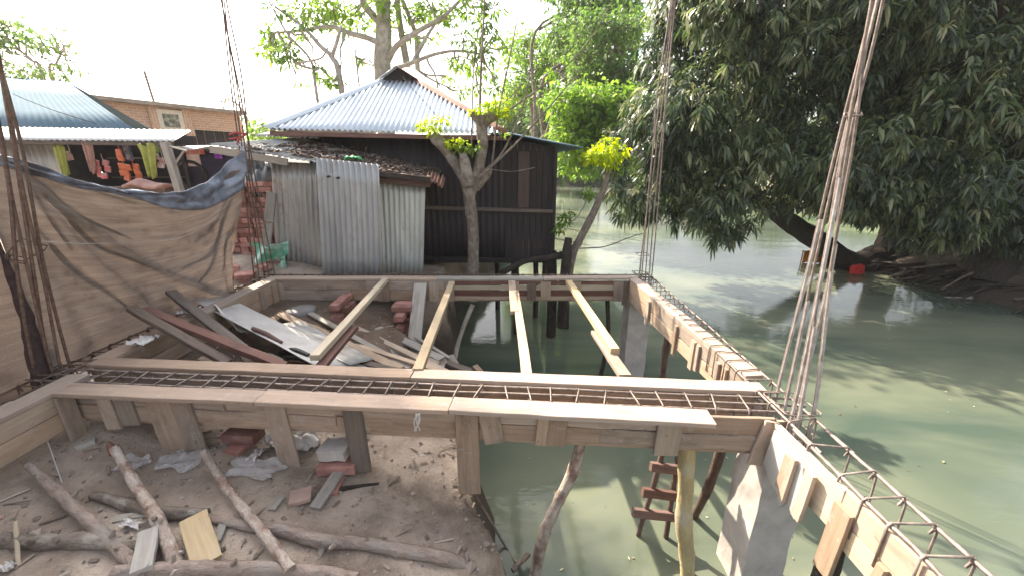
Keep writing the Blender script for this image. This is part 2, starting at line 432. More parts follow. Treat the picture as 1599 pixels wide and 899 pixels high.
m = NT('murky_river_water')
n1 = m.noise(m.world((.5, 1.2, 1)), 1.1, 3, .5, .4); n2 = m.noise(m.world((1, 2.2, 1)), 5.5, 3, .55); n0 = m.noise(m.world((.22, .5, 1)), .9, 4, .6, .6)
c = m.ramp(n0, [(.36, (.062, .088, .07)), (.64, (.175, .188, .132))])
hh = m.math('ADD', m.math('MULTIPLY', n1, .75), m.math('MULTIPLY', n2, .25))
water = m.done(m.principled(c, .035, 0, .5, m.bump(hh, .08, .12), 1.33))
mb = MB(); mb.grid(lambda u, v: V(-500+1000*u, -80+760*v, 0), 2, 2, False)
tag(mb.build('river_water', water, origin=(0, 0, 0)), 'murky olive green river water', None, None, 'structure')

# ------------------------------------------------------------------ air
m = NT('thin_haze'); pv = m.n('ShaderNodeVolumePrincipled'); pv.inputs['Color'].default_value = (.93, .96, 1, 1); pv.inputs['Density'].default_value = .0008
m.l(pv.outputs[0], m.out.inputs['Volume'])
mb = MB(); hz = [(x, y, z) for z in (-2.2, 24) for y in (-30, 120) for x in (-60, 60)]
mb.add(hz, [[0, 2, 3, 1], [4, 5, 7, 6], [0, 1, 5, 4], [2, 6, 7, 3], [0, 4, 6, 2], [1, 3, 7, 5]], [[(0, 0)]*4]*6)
tag(mb.build('haze', m.m, origin=(0, 0, 0)), 'thin pale morning haze over the river', None, None, 'stuff')
# ------------------------------------------------------------------ formwork
def y0(x): return 2.115-.075*x                 # inner face of the near board wall of the front beam
fdir = V(1, -.075, 0).normalized()
def FB(x, off, z): return V(x, y0(x)+off, z)
def cleat(parent, a, b, wd, facing, mat, th=.022, label=None, name='cleat', n=3):
    mb = MB(); mb.plank(a, b, wd, th, facing, n=n, jit=.001, rag=.002)
    o = mb.build(name, mat, parent)
    if label: o['label'] = label
    return o
def boardpart(name, parent, a, b, wd, th, mat, up=UP, n=8, jit=.002, bow=0, rag=.003, label=None):
    mb = MB(); mb.plank(a, b, wd, th, up, n=n, jit=jit, bow=bow, rag=rag)
    o = mb.build(name, mat, parent)
    if label: o['label'] = label
    return o

# front beam: wall on the camera's side
t = thing('beam_formwork', FB(-.7, 0, 1.2), 'long timber beam form with many cleats facing the mud, its rightmost board end short', 'formwork', 'timber beam forms')
sx = [P(85, 603, 1.5).x, P(405, 620, 1.5).x, P(702, 640, 1.5).x, P(1108, 648, 1.5).x]
for i in range(3):
    g = .004
    boardpart('top_board', t, FB(sx[i]+g, -.072+.004*i, 1.486+.003*i), FB(sx[i+1]-g*(i < 2), -.066-.012*(i == 2), 1.486+.002*i), (.135, .14, .145)[i], .03, M['topboard'], n=10)
for (zc, h, cuts) in ((1.408, .118, (-3.0, -1.9, -.35, 1.0, 1.56)), (1.288, .112, (-3.0, -2.2, -1.15, .55, 1.56))):
    for a, b in zip(cuts, cuts[1:]):
        if zc < 1.3 and a == -2.2: continue
        boardpart('side_board', t, FB(a+.003, -.0125, zc), FB(b-.003, -.0125, zc), h, .025, M['panel'], up=V(0, -1, 0), n=6, jit=.004, rag=.008)
boardpart('side_board', t, FB(-2.2, -.0125, 1.31), FB(-1.15, -.0125, 1.30), .07, .025, M['panel'], up=V(0, -1, 0))
boardpart('bottom_board', t, FB(-2.98, .11, 1.205), FB(1.55, .11, 1.205), .215, .024, M['panel'], n=12)
mb = MB(); mb.tube(curve_pts(FB(.62, -.03, 1.348), FB(1.36, -.03, 1.345), 5, 0, .002), .005, 6); mb.build('tie_bar', M['greysteel'], t)
for (px, pb, wd, zb, mt, yo) in [(98, 100, .10, 1.17, 'panel', 0), (132, 136, .12, 1.21, 'panel', 0), (198, 206, .17, .93, 'panel', .003), (238, 246, .13, .98, 'panel', 0), (404, 412, .135, .93, 'panel', 0),
                                 (537, 541, .125, .93, 'oldwood', 0), (727, 727, .145, .80, 'panel', 0), (761, 771, .125, 1.215, 'panel', 0), (851, 846, .075, 1.22, 'panel', .004), (873, 869, .12, 1.22, 'panel', 0),
                                 (1044, 1042, .15, 1.19, 'board', 0), (1192, 1178, .085, 1.155, 'topboard', 0)]:
    zt = 1.462
    xt = P(px, 660, 1.40).x; xb = P(pb, 660, 1.40).x
    cleat(t, FB(xt, -.038-yo, zt), FB(xb, -.038-yo, zb), wd, V(0, -1, 0), M[mt], label='dark stained cleat board' if mt == 'oldwood' else None)
cleat(t, FB(1.60, -.02, 1.46), FB(1.60, -.02, 1.20), .07, V(0, -1, 0), M['board'])
# front beam: wall on the pit side
t = thing('beam_formwork', FB(-.7, .24, 1.2), 'timber beam form wall on the pit side of the front rebar cage', 'formwork', 'timber beam forms')
sx = [P(140, 566, 1.5).x, P(643, 586, 1.5).x, P(1186, 598, 1.5).x]
for i in range(2):
    boardpart('top_board', t, FB(sx[i]+.003, .292, 1.486), FB(sx[i+1]-.002, .288, 1.487), .125, .03, M['topboard'], n=12)
for (zc, h, cuts) in ((1.40, .135, (-3.1, -1.6, -.22, .42, 1.6)), (1.268, .125, (-3.1, -.9, .8, 1.6))):
    for a, b in zip(cuts, cuts[1:]):
        boardpart('side_board', t, FB(a+.003, .2405, zc), FB(b-.003, .2405, zc), h, .025, M['panel'], up=V(0, -1, 0), n=6, jit=.004, rag=.008)

# right beam, far stretch
def xr(y): return 1.63+(y-2.4)*(-.10/2.47)
t = thing('beam_formwork', V(1.58, 3.6, 1.2), 'sunlit timber beam form running away beside the river, right side of the pit', 'formwork', 'timber beam forms')
for a, b in ((4.99, 3.36), (3.355, 2.42)):
    boardpart('top_board', t, V(xr(a)+.062, a, 1.486), V(xr(b)+.066, b, 1.488), .13, .03, M['topboard'], n=9)
for zc, h, cuts in ((1.405, .128, (4.9, 3.9, 2.9, 2.38)), (1.268, .125, (4.9, 3.5, 2.38))):
    for a, b in zip(cuts, cuts[1:]):
        boardpart('side_board', t, V(xr(a)+.0125, a-.003, zc), V(xr(b)+.0125, b+.003, zc), h, .025, M['board'], up=V(-1, 0, 0), n=6, rag=.006)
boardpart('bottom_board', t, V(xr(4.9)+.15, 4.9, 1.205), V(xr(2.4)+.15, 2.4, 1.205), .22, .024, M['panel'], n=8)
for px, py, wd, zb in ((1002, 480, .09, 1.15), (1043, 520, .05, 1.14), (1069, 545, .07, 1.17), (1078, 552, .05, 1.20), (1116, 580, .05, 1.21), (1150, 590, .05, 1.21)):
    y = P(px, py, 1.36).y
    cleat(t, V(xr(y)-.012, y, 1.44), V(xr(y)-.012, y, zb), wd, V(-1, 0, 0), M['board'])
# right beam, near stretch
t = thing('beam_formwork', V(1.54, 1.3, 1.2), 'bright new timber beam form running towards the camera at lower right, no board on top', 'formwork', 'timber beam forms')
boardpart('side_board', t, V(1.548, 1.93, 1.345), V(1.548, 1.44, 1.345), .25, .025, M['strut'], up=V(-1, 0, 0), n=8, rag=.012)
boardpart('side_board', t, V(1.5505, 1.435, 1.40), V(1.5505, .3, 1.40), .15, .025, M['board'], up=V(-1, 0, 0), n=8, rag=.01)
boardpart('side_board', t, V(1.5505, 1.40, 1.255), V(1.5505, .3, 1.255), .13, .025, M['strut'], up=V(-1, 0, 0), n=8, rag=.01)
boardpart('bottom_board', t, V(1.67, 1.95, 1.205), V(1.67, .3, 1.205), .22, .024, M['panel'], n=8)
for px, py, wd, z1, z2 in ((1262, 735, .045, 1.40, 1.18), (1277, 742, .05, 1.42, 1.13), (1303, 770, .06, 1.43, 1.13), (1335, 820, .095, 1.40, 1.00), (1452, 893, .04, 1.33, 1.2)):
    p = P(px, py, 1.3)
    xo = .022 if p.y > 1.56 else 0
    cleat(t, V(1.524-xo, p.y, z1), V(1.520-xo, p.y+.01, z2), wd, V(-1, 0, 0), M['board'])
# ragged cement-splashed board at the head of the column
t2 = MB(); yy = 1.60
poly = [V(1.512, 1.905, 1.445), V(1.512, 1.66, 1.40), V(1.512, 1.60, 1.20), V(1.512, 1.63, 1.09), V(1.512, 1.70, 1.13), V(1.512, 1.74, 1.06), V(1.512, 1.79, 1.12), V(1.512, 1.85, 1.13), V(1.512, 1.93, 1.20)]
t2.prism(poly, V(.02, 0, 0)); o = t2.build('splashed_board', M['palesheet'], t); o['label'] = 'ragged board splashed with pale cement'

# back beam
t = thing('beam_formwork', V(-.75, 4.95, 1.2), 'timber beam form across the far end of the pit, below the tin shed', 'formwork', 'timber beam forms')
YB = 4.87
bx = [P(425, 432, 1.5).x, P(683, 432, 1.5).x, P(848, 432, 1.5).x, P(985, 432, 1.5).x]
for i in range(3):
    boardpart('top_board', t, V(bx[i]+.003, YB+.06-.008*(i == 2), 1.486+.004*(i == 2)), V(bx[i+1]-.003, YB+.063, 1.486+.012*(i == 2)), .14, .03, M['topboard'] if i != 1 else M['greywood'], n=6)
for zc, h, cuts in ((1.41, .118, (-3.05, -1.9, -.78)), (1.275, .14, (-3.05, -2.1, -.78))):
    for a, b in zip(cuts, cuts[1:]):
        boardpart('side_board', t, V(a+.003, YB+.0125, zc), V(b-.003, YB+.0125, zc), h, .025, M['panel'], up=V(0, -1, 0), n=6, jit=.004, rag=.008)
for zc, h, mt in ((1.44, .05, 'redwood'), (1.375, .06, 'strut'), (1.30, .07, 'redwood'), (1.235, .05, 'panel')):
    boardpart('side_board', t, V(-.775, YB+.0125, zc), V(1.52, YB+.0125, zc), h, .025, M[mt], up=V(0, -1, 0), n=6)
for px, wd, z1, z2, mt in ((435, .13, 1.44, 1.18, 'panel'), (600, .15, 1.45, 1.2, 'panel'), (678, .13, 1.46, 1.2, 'board'), (702, .12, 1.46, 1.2, 'panel'), (803, .10, 1.46, 1.14, 'board'), (829, .12, 1.44, 1.21, 'oldwood'), (853, .13, 1.46, 1.24, 'board'),
                           (900, .10, 1.46, 1.2, 'panel'), (966, .13, 1.46, 1.2, 'panel'), (977, .07, 1.46, 1.15, 'oldwood')):
    x = Q(px, 450, YB).x
    cleat(t, V(x+rnd(-.01, .01), YB-.013, z1), V(x+rnd(-.015, .015), YB-.013, z2), wd, V(0, -1, 0), M[mt])
boardpart('bottom_board', t, V(-3.0, YB+.15, 1.195), V(1.5, YB+.15, 1.195), .22, .024, M['panel'], n=8)

# left beam, far and near stretches
t = thing('beam_formwork', V(-3.1, 3.8, 1.2), 'timber beam form along the foot of the brown tarpaulin, left side of the pit', 'formwork', 'timber beam forms')
for a, b in ((2.68, 3.5), (3.51, 4.99)):
    boardpart('top_board', t, V(-3.125, a, 1.486), V(-3.125, b, 1.486), .15, .03, M['topboard'], n=6)
for zc, h, cuts in ((1.41, .118, (2.55, 3.6, 4.87)), (1.28, .13, (2.55, 4.0, 4.87))):
    for a, b in zip(cuts, cuts[1:]):
        boardpart('side_board', t, V(-3.063, a+.003, zc), V(-3.063, b-.003, zc), h, .025, M['board'], up=V(1, 0, 0), n=6)
for px, py in ((410, 455), (423, 450), (395, 465)):
    y = P(px, py, 1.36).y
    cleat(t, V(-3.038, y, 1.45), V(-3.038, y, 1.17), .1, V(1, 0, 0), M['board'])
t = thing('beam_formwork', V(-3.0, 1.2, 1.2), 'timber beam form leaving the picture at the left edge, string tied to it', 'formwork', 'timber beam forms')
boardpart('top_board', t, V(-3.045, 2.44, 1.487), V(-3.03, -.6, 1.487), .15, .03, M['topboard'], n=10)
for zc, h in ((1.41, .118), (1.285, .125)):
    boardpart('side_board', t, V(-2.985, 2.30, zc), V(-2.965, -.6, zc), h, .025, M['board'], up=V(1, 0, 0), n=8)
cleat(t, V(-2.955, 2.24, 1.46), V(-2.955, 2.24, 1.05), .1, V(1, 0, 0), M['panel'])
cleat(t, V(-2.95, 1.2, 1.46), V(-2.95, 1.2, 1.1), .1, V(1, 0, 0), M['panel'])

# ------------------------------------------------------------------ rebar cages
def cage(a, b, wd, zt, zb, sp, label, mat, rb=.008, rs=.0052, first=.05, tops=2, ext=.1):
    a, b = Vector(a), Vector(b); d = (b-a); L = d.length; d.normalize(); sd_ = d.cross(UP)
    t = thing('rebar_cage', (a+b)/2+V(0, 0, zb), label, 'rebar cage', 'rebar cages lying in the beam forms')
    rows = [(-.5, zt), (.5, zt), (-.5, zb), (.5, zb)]+([(0, zt)] if tops == 3 else [])
    for s, z in rows:
        mb = MB(); pts = curve_pts(a-d*ext+sd_*s*wd, b+d*ext+sd_*s*wd, 14, 0, .004)
        mb.tube([p+V(0, 0, z) for p in pts], rb, 6); mb.build('bar', mat, t)
    k = first
    while k < L:
        c = a+d*k; e = rnd(-.022, .022); hw = wd/2+rb+rs; z1, z2 = zt+rb+rs, zb-rb-rs
        pts = [c-sd_*hw+d*e+V(0, 0, z1), c+sd_*hw-d*e+V(0, 0, z1), c+sd_*hw-d*e*.5+V(0, 0, z2), c-sd_*hw+d*e*.5+V(0, 0, z2)]
        mb = MB()
        q = [pts[0]-V(0, 0, .05)+sd_*.03]+[pts[0].lerp(pts[1], .03)]+[pts[1], pts[2], pts[3], pts[0].lerp(pts[3], .02), pts[0].lerp(pts[1], .12)-V(0, 0, .045)]
        rr = []
        for i, p in enumerate(q):
            if 0 < i < len(q)-1:
                rr += [p.lerp(q[i-1], min(.5, .012/max((p-q[i-1]).length, .02))), p.lerp(q[i+1], min(.5, .012/max((p-q[i+1]).length, .02)))]
            else: rr.append(p)
        mb.tube(rr, rs, 5)
        # wire knots where the stirrup crosses the top bars
        for s in (-1, 1):
            kc = c+sd_*s*wd/2+V(0, 0, zt)
            mb.tube([kc+V(-.006, -.006, -.008), kc+V(.006, 0, .012), kc+V(.004, .008, .016), kc+V(-.008, .004, -.004)], .0022, 4)
        mb.build('stirrup', mat, t); k += sp*rnd(.82, 1.18)
    return t
cage(FB(-3.28, .115, 0), FB(1.72, .115, 0), .155, 1.478, 1.275, .162, 'rebar cage lying in the front beam form, stirrups side by side from left to right', M['greysteel'], tops=3)
cage(V(1.765, 5.1, 0), V(1.665, 1.75, 0), .165, 1.50, 1.29, .15, 'rebar cage beside the river along the far stretch, beyond the right column bars', M['greysteel'])
cage(V(1.655, 1.74, 0), V(1.60, .3, 0), .175, 1.497, 1.28, .158, 'bare rebar cage coming towards the camera over the water at lower right', M['greysteel'], rb=.0095, rs=.0055)
cage(V(-3.32, 2.3, 0), V(-3.32, 5.05, 0), .15, 1.45, 1.27, .17, 'rusty rebar cage at the foot of the brown tarpaulin', M['rust'])
cage(V(-3.25, -.5, 0), V(-3.25, 2.2, 0), .15, 1.42, 1.27, .17, 'rusty rebar cage by the left edge beside the near left form', M['rust'])
cage(V(-3.3, 5.05, 0), V(1.75, 5.05, 0), .13, 1.485, 1.28, .2, 'rebar cage in the far beam form in front of the tin shed', M['rust'])

# ------------------------------------------------------------------ column bars
def bundle(bars, ties, label, mat, r=.009, splice=None, mat2=None):
    o0 = bars[0][0]
    t = thing('column_rebar', o0, label, 'column bars', 'tall steel bars standing out of the columns')
    for i, pts in enumerate(bars):
        mb = MB(); mb.tube(smooth_path(pts, 5), r*rnd(.9, 1.1), 6); b = mb.build('bar', mat, t)
        if splice:
            mb = MB(); sp = smooth_path(pts, 5); k = int(len(sp)*splice[i % len(splice)])
            mb.tube([p+V(.004, -.004, 0) for p in sp[:max(k, 3)]], r*1.35, 6); s = mb.build('lap_bar', mat2 or mat, t); s['label'] = 'cement-grey lapped lower bar'
    for tie in ties:
        mb = MB(); mb.tube(tie, .005, 5, closed=True); mb.build('tie_ring', mat, t)
    return t
def vbar(px0, py0, Y0, px1, py1, Y1, zb=1.1, wob=.02, bend=None):
    a = Q(px0, py0, Y0); b = Q(px1, py1, Y1); a2 = V(a.x, a.y, zb)
    m1 = a.lerp(b, .4)+V(rnd(-wob, wob), rnd(-wob, wob), 0); m2 = a.lerp(b, .75)+V(rnd(-wob, wob), rnd(-wob, wob), 0)
    top = b+(b-a)*.25
    return [a2, a, m1, m2, b, top]
def lring(c, rx, ry, rot=0, tilt=.0, n=4):
    pts = []
    for i in range(n):
        a = rot+math.pi/4+i*math.pi/2; q = V(c.x+rx*math.cos(a), c.y+ry*math.sin(a), c.z+tilt*math.cos(a))
        pts.append(q)
    out = []
    for i, p in enumerate(pts):
        out += [p.lerp(pts[i-1], .08), p.lerp(pts[(i+1) % n], .08)]
    return out
bars = [vbar(1215, 600, 2.20, 1350, 60, 2.15), vbar(1228, 618, 2.06, 1356, 60, 2.1), vbar(1240, 628, 1.96, 1362, 0, 2.05), vbar(1253, 600, 2.2, 1366, 60, 2.15), vbar(1249, 636, 1.92, 1371, 0, 2.08), vbar(1272, 628, 1.96, 1354, 50, 2.12)]
tp = [Q(1330, 180, 2.1), ]
bundle(bars, [lring(V(1.70, 2.06, 1.52), .15, .17), lring(V(1.70, 2.06, 1.36), .15, .17), [Q(1318, 178, 2.12), Q(1345, 176, 2.12), Q(1346, 180, 2.06), Q(1318, 183, 2.06)]], 'six tall steel bars leaning together over the near right column, grey lapped lower ends',
       M['greysteel'], .0072, (.5, .42, .55, .47, .38, .45), M['steel'])
bars = [vbar(998, 428, 4.95, 1044, 30, 5.0, wob=.03), vbar(1002, 432, 4.85, 1048, 20, 5.0, wob=.03), vbar(1008, 428, 5.05, 1046, 60, 5.0, wob=.03), vbar(1013, 432, 4.85, 1053, 10, 5.0, wob=.02), vbar(1018, 428, 5.05, 1051, 40, 5.02, wob=.03)]
bundle(bars, [lring(V(1.68, 4.98, 1.55), .11, .12), lring(V(1.70, 4.98, 1.8), .1, .11)], 'five tall brown steel bars at the pit corner nearest the river trees', M['greysteel'], .0075, (.3, .2, .25), M['steel'])
bars = [vbar(396, 425, 5.0, 349, 20, 5.1, wob=.03), vbar(404, 428, 4.95, 352, 20, 5.1, wob=.03), vbar(412, 424, 5.1, 351, 30, 5.12, wob=.02), vbar(420, 428, 5.0, 355, 10, 5.1, wob=.03), vbar(428, 424, 5.12, 357, 60, 5.1, wob=.02)]
t = bundle(bars, [lring(V(-3.13, 5.04, 1.7), .1, .1), lring(V(-3.17, 5.04, 2.2), .1, .1)], 'five tall rusty bars beside the tarpaulin corner in front of the brick stack', M['rust'], .0085)
m_red = simple('red_cord', (.5, .10, .10), (.35, .06, .07), 20)
mb = MB(); c = Q(372, 212, 5.05); mb.tube([c+V(-.10, 0, .01), c+V(0, -.05, .03), c+V(.09, .02, .02), c+V(.02, .06, -.01), c+V(-.12, .01, -.04)], .012, 6); o = mb.build('cord', m_red, t); o['label'] = 'red cord knotted round the bars'
bars = [vbar(57, 588, 2.42, -6, 180, 2.5), vbar(78, 582, 2.5, 8, 150, 2.5), vbar(83, 584, 2.46, 2, 210, 2.5), vbar(96, 580, 2.5, 18, 190, 2.52), vbar(110, 574, 2.56, 0, 100, 2.6)]
bundle(bars, [[Q(8, 400, 2.45), Q(32, 372, 2.5), Q(74, 384, 2.58), Q(70, 390, 2.58), Q(36, 408, 2.5), Q(10, 404, 2.45)], lring(V(-3.2, 2.47, 1.52), .13, .1), [Q(14, 398, 2.47), Q(38, 402, 2.43), Q(40, 412, 2.43), Q(16, 408, 2.47)]], 'five tall rusty bars at the left edge in front of the brown tarpaulin', M['rust'], .0095)

# ------------------------------------------------------------------ concrete columns
def column(x0, x1, y0_, y1_, label):
    mb = MB()
    secs = []
    def fn(u, v):
        pts = [(x0, y0_), (x1, y0_), (x1, y1_), (x0, y1_), (x0, y0_)]
        i = min(3, int(u*4+1e-6)); f = u*4-i
        p = Vector(pts[i]).lerp(Vector(pts[i+1]), f)
        return V(p.x+.006*h2(p.y*5, v*9), p.y+.006*h2(p.x*5+3, v*9), -.6+1.78*v)
    mb.grid(fn, 24, 16, False)
    return tag(mb.build('concrete_column', M['concrete']), label, 'column', 'concrete columns standing in the river')
column(1.60, 1.88, 2.0, 2.30, 'raw grey concrete column at lower right under the corner of the front form')
column(1.57, 1.86, 4.9, 5.2, 'shaded concrete column under the far right corner of the pit')
column(-3.4, -3.1, 4.92, 5.2, 'short concrete column under the far left corner of the forms')

# ------------------------------------------------------------------ props under the beams
def pole(pts, rs, mat, label, cat='post', name='prop_post', n=9, wob=.06, knots=2):
    mb = MB(); sp = smooth_path(pts, 5); rr = [lin(i/(len(sp)-1), [(j/(len(rs)-1), q) for j, q in enumerate(rs)]) for i in range(len(sp))]
    for i in range(1, len(rr)-1):
        if random.random() < .18: rr[i] *= 1.13
    if cat in ('log', 'branch', 'root'):
        ph = rnd(0, 50); rr = [q*(1+.10*h2(ph+i*.45, i*.2)) for i, q in enumerate(rr)]
        for _ in range(4 if cat != 'root' else 2):
            i = random.randrange(2, len(sp)-2); dd = V(rnd(-1, 1), rnd(-1, 1), rnd(.2, 1)).normalized(); l = rr[i]*rnd(1.2, 2.4)
            mb.tube([sp[i], sp[i]+dd*l*.7, sp[i]+dd*l], [rr[i]*.55, rr[i]*.36, rr[i]*.25], 6, wob=.12)
    mb.tube(sp, rr, n, wob=wob); return tag(mb.build(name, mat), label, cat)
pole([V(Q(1070, 705, 2.12).x, 2.12, 1.19), Q(1071, 760, 2.12), Q(1068, 815, 2.11), Q(1074, 899, 2.12), Q(1074, 899, 2.12)-V(0, 0, .5)], [.058, .05, .052, .05, .055], M['bamboo'], 'thick peeled yellow post standing in the water in front of the ladder')
pole([V(Q(908, 702, 2.15).x, 2.15, 1.19), Q(893, 740, 2.15), Q(868, 790, 2.14), Q(845, 850, 2.12), Q(830, 905, 2.1)-V(0, 0, .2), Q(822, 930, 2.1)-V(0, 0, .4)], [.032, .04, .036, .042, .036, .036], M['palebark'], 'knotty pale pole leaning from the front form down into the water')
pole([V(Q(1130, 705, 2.3).x, 2.3, 1.19), Q(1108, 755, 2.45), P(1084, 806, 0), P(1080, 815, -.3)], [.036, .032, .028, .028], M['brownpole'], 'thin brown pole slanting into the water behind the yellow post')
pole([V(1.60, 1.47, 1.19), V(1.60, 1.47, .6), V(1.61, 1.49, -.4)], [.05, .052, .055], M['darkbark'], 'dark stubby post under the near right form')
pole([V(1.63, 3.75, 1.19), V(1.63, 3.76, .5), V(1.63, 3.77, -.4)], [.035, .033, .035], M['brownpole'], 'thin brown post under the long right form')
pole([V(Q(948, 470, 5.02).x, 5.02, 1.18), V(Q(949, 530, 5.02).x, 5.02, .5), V(1.22, 5.02, -.4)], [.03, .03, .03], M['darkbark'], 'thin dark post under the far form near its right end')
pole([Q(738, 475, 4.95), Q(724, 510, 4.85), Q(712, 550, 4.75), Q(706, 575, 4.7)-V(0, 0, .3)], [.035, .03, .03, .03], M['greybark'], 'grey pole slanting out of the pit water below the far form')

# ladder
t = thing('ladder', P(1018, 835, 0), 'rough wooden pole ladder standing in the river behind the front form', 'ladder')
L0, L1 = Q(997, 833, 2.46), Q(1036, 700, 2.46); R0, R1 = Q(1039, 842, 2.44), Q(1060, 702, 2.50)
mb = MB(); mb.tube(smooth_path([L0-V(.01, 0, .3), L0, Q(1018, 765, 2.45), L1, L1+(L1-L0)*.25], 4), .021, 7, wob=.08); mb.build('rail', M['redwood'], t)
mb = MB(); mb.tube(smooth_path([R0-V(.01, 0, .3), R0, Q(1049, 775, 2.47), R1, R1+(R1-R0)*.25], 4), .021, 7, wob=.08); mb.build('rail', M['brownpole'], t)
for (xa, ya, xb, yb) in ((1016, 727, 1076, 735), (1003, 767, 1056, 774), (988, 799, 1056, 807), (1030, 690, 1078, 696)):
    mb = MB(); mb.plank(Q(xa, ya, 2.425), Q(xb, yb, 2.425), .065, .045, V(0, -1, .3), n=4, jit=.002); mb.build('rung', M['redwood'], t)

# ------------------------------------------------------------------ struts over the pit
def strut(segs, label, mats, cat='strut', name='strut'):
    if len(segs) == 1:
        a, b, wd, th = segs[0]; mb = MB(); mb.plank(a, b, wd, th, n=8, jit=.002, rag=.004); return tag(mb.build(name, mats[0]), label, cat)
    t = thing(name, (Vector(segs[0][0])+Vector(segs[-1][1]))/2, label, cat)
    for (a, b, wd, th), mt in zip(segs, mats):
        mb = MB(); mb.plank(a, b, wd, th, n=6, jit=.002, rag=.004); mb.build('board', mt, t)
    return t
strut([(P(602, 437, 1.49), P(492, 558, 1.475), .075, .05), (P(551, 512, 1.42), P(500, 574, 1.42), .085, .04)], 'pale strut leftmost over the pit, dark board nailed under its near end', [M['strut'], M['redwood']])
strut([(P(706, 442, 1.47), P(652, 580, 1.49), .075, .05)], 'bright pale strut crossing the pit in the middle, second from the left', [M['strut']])
strut([(P(799, 440, 1.48), P(804, 488, 1.46), .085, .04), (P(805, 455, 1.44), P(823, 586, 1.47), .075, .05)], 'pale strut spliced near the far form, third from the left', [M['board'], M['strut']])
strut([(P(888, 440, 1.49), P(960, 548, 1.48), .075, .05), (P(930, 518, 1.43), P(976, 588, 1.45), .09, .035)], 'pale strut at the right of the pit lengthened with a darker board', [M['strut'], M['board']])
strut([(V(Q(657, 441, 4.83).x, 4.82, 1.45), P(644, 566, .72), .16, .028)], 'wide grey plank leaning from the far form down into the pit', [M['greywood']], 'plank', 'leaning_plank')

# ------------------------------------------------------------------ timber and scrap lying in the pit
def lay(pa, Ya, pb, Yb, wd, th, mt, label, cat='plank', name='loose_plank', up=UP, group=None):
    mb = MB(); mb.plank(Q(*pa, Ya), Q(*pb, Yb), wd, th, up, n=6, jit=.003, rag=.006); return tag(mb.build(name, M[mt]), label, cat, group)
lay((205, 481), 3.15, (356, 566), 2.85, .08, .04, 'oldwood', 'grey brown plank lying across the left form, lowest of the three dark ones')
lay((225, 484), 3.22, (444, 572), 2.85, .085, .05, 'redwood', 'long dark red-brown plank lying across the left form, middle of the three dark ones')
lay((266, 455), 3.75, (380, 545), 3.1, .09, .035, 'oldwood', 'dark plank propped steeply on the left form, topmost of the three')
tin_pts = [Q(300, 466, 3.95), Q(330, 458, 4.1), Q(420, 498, 3.75), Q(520, 545, 3.3), Q(585, 577, 3.05), Q(498, 574, 2.9), Q(430, 543, 3.1)]
def sheet(name, pts4, mat, label, cat, amp=.006, waves=0, th=.004, nu=20, nv=10):
    a, b, c, d = [Vector(p) for p in pts4]; mb = MB(); nn = (b-a).cross(d-a).normalized(); ph = rnd(0, 9)
    def fn(u, v):
        p = a.lerp(b, u).lerp(d.lerp(c, u), v)
        return p+nn*(amp*h2(u*4+ph, v*4)+(waves and .012*math.sin(v*waves*2*math.pi)))
    mb.grid(fn, nu, nv, True, 1, 1); o = tag(mb.build(name, mat, solid=th), label, cat); return o
sheet('tin_sheet', [Q(300, 468, 3.95), Q(352, 462, 4.25), Q(590, 578, 3.2), Q(500, 574, 2.95)], M['palesheet'], 'long chalky grey sheet sliding down from the left form into the pit', 'sheet')
sheet('tin_sheet', [Q(432, 506, 3.9), Q(470, 500, 4.1), Q(585, 560, 3.35), Q(545, 570, 3.1)], M['tin'], 'dull metal sheet lying beside the chalky sheet in the pit', 'sheet')
pole([Q(394, 512, 3.45), Q(415, 520, 3.4), Q(440, 534, 3.3)], [.018, .02, .014], M['redwood'], 'short red-brown stick lying on the chalky sheet', 'stick', 'stick')
lay((438, 490), 4.3, (625, 576), 3.25, .10, .025, 'board', 'long pale plank on the pile in the pit, beside the dull metal sheet')
lay((484, 489), 4.45, (640, 574), 3.4, .07, .025, 'greywood', 'narrow grey plank on the pile in the pit, right of the long pale one')
lay((525, 497), 4.5, (700, 582), 3.4, .075, .03, 'board', 'slim brown plank reaching from the brick pier to the middle strut')
lay((545, 505), 4.6, (735, 580), 3.7, .09, .03, 'oldwood', 'dark plank at the water side of the pile in the pit')
lay((560, 540), 3.75, (690, 580), 3.3, .06, .03, 'board', 'short pale batten lying over the pile near the front form')
lay((590, 512), 4.3, (690, 560), 3.8, .11, .025, 'greywood', 'broad grey plank half buried by the brick pier in the pit')
lay((560, 565), 3.3, (640, 583), 3.1, .07, .03, 'oldwood', 'short dark batten close to the front form, between the two left struts')
lay((702, 555), 4.0, (716, 578), 3.8, .09, .02, 'greywood', 'small grey board end standing near the pit water, right of the middle strut')
lay((742, 570), 4.0, (757, 588), 3.9, .07, .02, 'board', 'small board end at the water line of the pit')
for i in range(20):
    x = rnd(-2.6, -.75); y = rnd(2.7, 4.5); z = lin(x, [(-2.8, 1.22), (-1.6, 1.06), (-.7, .80)])+rnd(-.03, .05); a = rnd(-.9, .5); l = rnd(.15, .42); e = V(math.cos(a), math.sin(a), rnd(-.35, .05))*l
    mb = MB(); mb.plank(V(x, y, z)-e, V(x, y, z)+e, rnd(.04, .10), rnd(.015, .03), V(rnd(-.2, .2), rnd(-.2, .2), 1), n=4, jit=.003, rag=.012)
    tag(mb.build('timber_offcut', M[random.choice(('oldwood', 'greywood', 'board', 'panel', 'oldwood'))]), 'short weathered timber offcut mixed into the scrap pile in the pit', 'offcut', 'timber offcuts in the pit pile')
